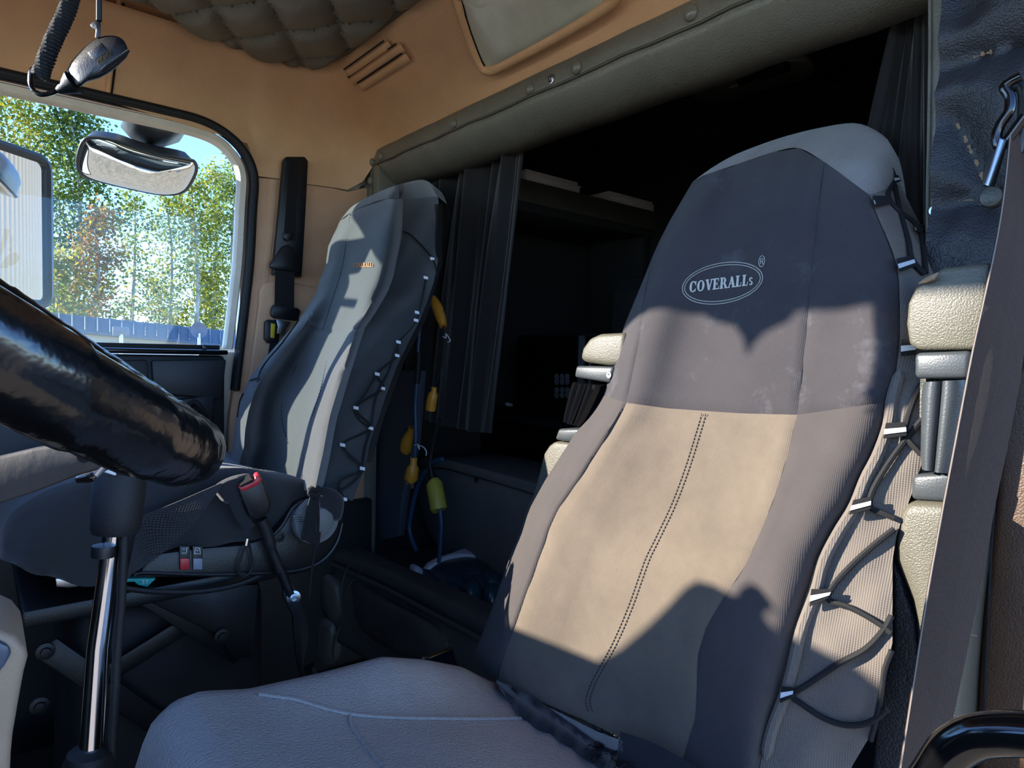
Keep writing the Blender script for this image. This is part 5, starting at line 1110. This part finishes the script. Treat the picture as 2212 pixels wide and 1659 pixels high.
# convex look-down mirror over the window
lm = thing('lookdown_mirror', 'wide convex look-down mirror hanging outside the top of the window', 'mirror', at(295, 360, X=-2.25))
LX = -2.24
P0 = [(168, 355), (172, 325), (183, 302), (205, 297), (245, 303), (300, 322), (350, 335), (405, 345), (420, 350), (424, 368), (412, 395), (398, 412), (375, 419), (340, 418), (290, 408), (230, 394), (180, 378)]
mn = unit(A(.60, .02, -.80)); P3 = cr([atp(*p, at(295, 360, X=LX), mn) for p in P0], 4, True)
g = pillow(P3, mn, .030, 10, p=2.0); obj('convex_glass', g, 'mirror_glass', lm, sharp=80)
obj('rim', tube(P3, .0055, 8, closed=True), 'mirror_back', lm)
obj('shell', pillow([p-mn*.002 for p in P3], unit(A(-.55, 0, .8)), .075, 8, p=2.2), 'mirror_back', lm)
obj('mount', prism([at(*p, X=LX-.03) for p in ((255, 272), (300, 284), (360, 300), (390, 308), (352, 320), (320, 318), (280, 300))], (.16, 0, .02), .008), 'mirror_back', lm)
# ribbed side of the sleeper that the tall mirror shows
mat('beige_rib', (92, 80, 60), .5, var=(4, .06))
so_ = sgroup('wall_outer', (-2.12, 1.8, 0), 'beige ribbed outer side of the sleeper')
for k in range(34):
    y = 1.1+k*.11; obj('rib_panel', box((-2.12+.012*(k % 2), y, 1.0), (.03, .098, 4.4), bev=.012), 'beige_rib', so_)
# low shed
shd = thing('shed', 'low shed with grey metal roof and white wall beyond the window', 'building', (-16, 2, GZ))
mat('roof_metal', (92, 104, 122), .45, var=(2, .12)); mat('white_wall', (225, 226, 226), .7)
SX = -15.0; a0, a1 = at(40, 668, X=SX), at(560, 722, X=SX); b0, b1 = at(40, 700, X=SX+.9), at(560, 752, X=SX+.9)
rf = obj('roof', prism([a0, a1, b1, b0], (0, 0, -.05)), 'roof_metal', shd)
for k in range(22):
    t = k/21; p, q = a0*(1-t)+a1*t, b0*(1-t)+b1*t; obj('roof_seam', tube([p+A(0, 0, .01), q+A(0, 0, .01)], .018, 5), 'roof_metal', rf, org=ORG[shd.name])
wy0, wy1 = b0[1]-.5, b1[1]+.3; zt = b1[2]-.02
obj('wall', prism([A(SX+.35, wy0, GZ), A(SX+.35, wy1, GZ), A(SX+.35, wy1, b1[2]-.04), A(SX+.35, wy0, b0[2]-.04)], (-.1, 0, 0)), 'white_wall', shd)
mat('window_dark', (40, 46, 54), .15)
wa, wb_ = at(225, 738, X=SX+.36), at(262, 750, X=SX+.36); obj('door', box((SX+.37, (wa[1]+wb_[1])/2, (GZ+wa[2])/2), (.04, .7, wa[2]-GZ), bev=.01), 'white_wall', shd)
obj('rear_slope', prism([a0, a1, a1+A(-1.2, 0, -.4), a0+A(-1.2, 0, -.4)], (0, 0, -.05)), 'roof_metal', shd)
sg_ = thing('yard_sign', 'small white yard sign on a post before the shed', 'sign', at(262, 760, X=-9)*A(1, 1, 0)+A(0, 0, GZ))
obj('board', box(at(261, 716, X=-9), (.02, .17, .11), bev=.01), 'blue_grey', sg_); obj('post', tube([at(262, 722, X=-9), at(262, 780, X=-9)*A(1, 1, 0)+A(0, 0, GZ)], .02, 8), 'steel', sg_)
dsk = thing('satellite_dish', 'pale round dish on a short post before the shed', 'dish', at(430, 760, X=-9)*A(1, 1, 0)+A(0, 0, GZ))
obj('disc', lathe([(.0, -.03), (.05, -.02), (.10, 0), (.10, .006), (.05, -.012), (0, -.022)], at(430, 713, X=-9), (1, -.2, .1), 24), 'blue_grey', dsk); obj('post', tube([at(430, 720, X=-9), at(430, 780, X=-9)*A(1, 1, 0)+A(0, 0, GZ)], .018, 8), 'steel', dsk)
# trees
mat('bark', (176, 170, 156), .8, grain=(8, 3), var=(6, .35)); mat('bark_dark', (96, 84, 70), .85, var=(6, .3))
def leafmat(nm, rgb, tr_):
    m = mat(nm, rgb, .5, var=(1.3, .35)); t = m.node_tree; b = t.nodes['Principled BSDF']; o = t.nodes['Material Output']; tl = nn('ShaderNodeBsdfTranslucent', t); tl.inputs[0].default_value = S(*tr_); mx = nn('ShaderNodeMixShader', t); mx.inputs[0].default_value = .5
    t.links.new(b.outputs[0], mx.inputs[1]); t.links.new(tl.outputs[0], mx.inputs[2]); t.links.new(mx.outputs[0], o.inputs[0]); return m
leafmat('leaf_green', (94, 112, 44), (134, 150, 50)); leafmat('leaf_yellow', (146, 132, 46), (184, 166, 54)); leafmat('leaf_orange', (172, 116, 46), (196, 136, 48)); leafmat('leaf_dark', (62, 80, 38), (90, 108, 42))
def tree(px, py_top, X, spread, nl, mix, label, cat='tree', trunkm='bark', low=.18, lean=0, size=.13):
    nl = int(nl*1.25); size *= .85; spread *= .72; rnd = random.Random(int(px*7+py_top)); topp = at(px+lean, py_top, X=X); base = A(X, at(px, 740, X=X)[1], GZ); t = thing('tree', label, cat, base, 'trees outside the window')
    H = topp[2]-GZ; ax_ = [base, base*.6+topp*.4+A(0, rnd.uniform(-.15, .15), 0), base*.25+topp*.75+A(0, rnd.uniform(-.2, .2), 0), topp]
    ax_ = cr(ax_, 6); r0 = .035*H**.75/1.6; obj('trunk', tube(ax_, [r0*(1-.9*i/(len(ax_)-1)) for i in range(len(ax_))], 8), trunkm, t)
    br = []; tips = []
    for k in range(46):
        f = low+(1-low)*(k+.5)/46; p = ax_[min(len(ax_)-1, int(f*(len(ax_)-1)))]; a = rnd.uniform(0, 6.28); ln = spread*(1.15-f*.85)*rnd.uniform(.5, 1.05)*(.55 if f < .3 else 1)
        q = p+A(math.cos(a)*ln, math.sin(a)*ln, ln*rnd.uniform(.25, .75)); m_ = (p+q)/2+A(0, 0, -.05*ln); br.append(tube([p, m_, q], [r0*.30*(1.1-f), r0*.18*(1.1-f), .006], 5, caps=False)); tips += [(p, q, f)]
    obj('branches', join(*br), trunkm, t)['kind'] = 'stuff'
    for m_, share in mix:
        n_ = int(nl*share); V = []; Fc = []
        for k in range(n_):
            p, q, f = rnd.choice(tips); u = rnd.uniform(.25, 1.12); c_ = p+(q-p)*u+A(rnd.gauss(0, .16*spread), rnd.gauss(0, .16*spread), rnd.gauss(0, .13*spread)+.05)
            e1 = unit(A(rnd.gauss(0, 1), rnd.gauss(0, 1), rnd.gauss(0, 1))); e2 = unit(np.cross(e1, A(rnd.gauss(0, 1), rnd.gauss(0, 1), rnd.gauss(0, 1)+.01))); s = size*rnd.uniform(.55, 1.15); i = len(V)
            V += [c_-e1*s*.5, c_+e2*s*.32, c_+e1*s*.5, c_-e2*s*.32]; Fc.append((i, i+1, i+2, i+3))
        me = bpy.data.meshes.new('leaves'); me.from_pydata([tuple(p-base) for p in V], [], Fc); me.materials.append(MATS[m_]); o = bpy.data.objects.new('leaves', me); col.objects.link(o); o.parent = t; o['kind'] = 'stuff'
G, Yw, O_, D_ = 'leaf_green', 'leaf_yellow', 'leaf_orange', 'leaf_dark'
tree(-30, 120, -19, 2.2, 5200, ((G, .5), (Yw, .5)), 'tall green and yellow tree at the far left of the window')
tree(62, 235, -20, 2.0, 4600, ((G, .55), (Yw, .45)), 'yellow tinged tree rising behind the tall door mirror')
tree(150, 240, -18, 1.9, 6200, ((G, .7), (D_, .3)), 'dense green tree just left of the look-down mirror')
tree(205, 470, -17, 1.3, 2600, ((O_, .5), (Yw, .5)), 'small orange leaved tree in front of the taller ones')
tree(285, 425, -20, 1.5, 1500, ((G, .75), (Yw, .25)), 'slender pale birch under the look-down mirror', lean=6)
tree(355, 415, -21, 1.7, 2200, ((G, .6), (Yw, .4)), 'slim yellow green tree right of the pale birch')
tree(412, 395, -19, 1.7, 3000, ((G, .7), (Yw, .3)), 'green tree under the right end of the look-down mirror')
tree(462, 372, -22, 1.8, 3600, ((G, .6), (Yw, .4)), 'tall green tree beside the rear window edge')
tree(515, 360, -20, 1.8, 3600, ((G, .7), (D_, .3)), 'green tree partly hidden by the rear window edge')
tree(120, 560, -16, 1.3, 2600, ((Yw, .7), (G, .3)), 'low yellow tree above the steering wheel', low=.1)
tree(330, 610, -23, 1.6, 2600, ((D_, .6), (O_, .2), (Yw, .2)), 'low dark bush behind the shed roof', low=.05)
tree(440, 600, -24, 1.7, 2800, ((D_, .5), (G, .5)), 'low green bush behind the right end of the shed', low=.05)
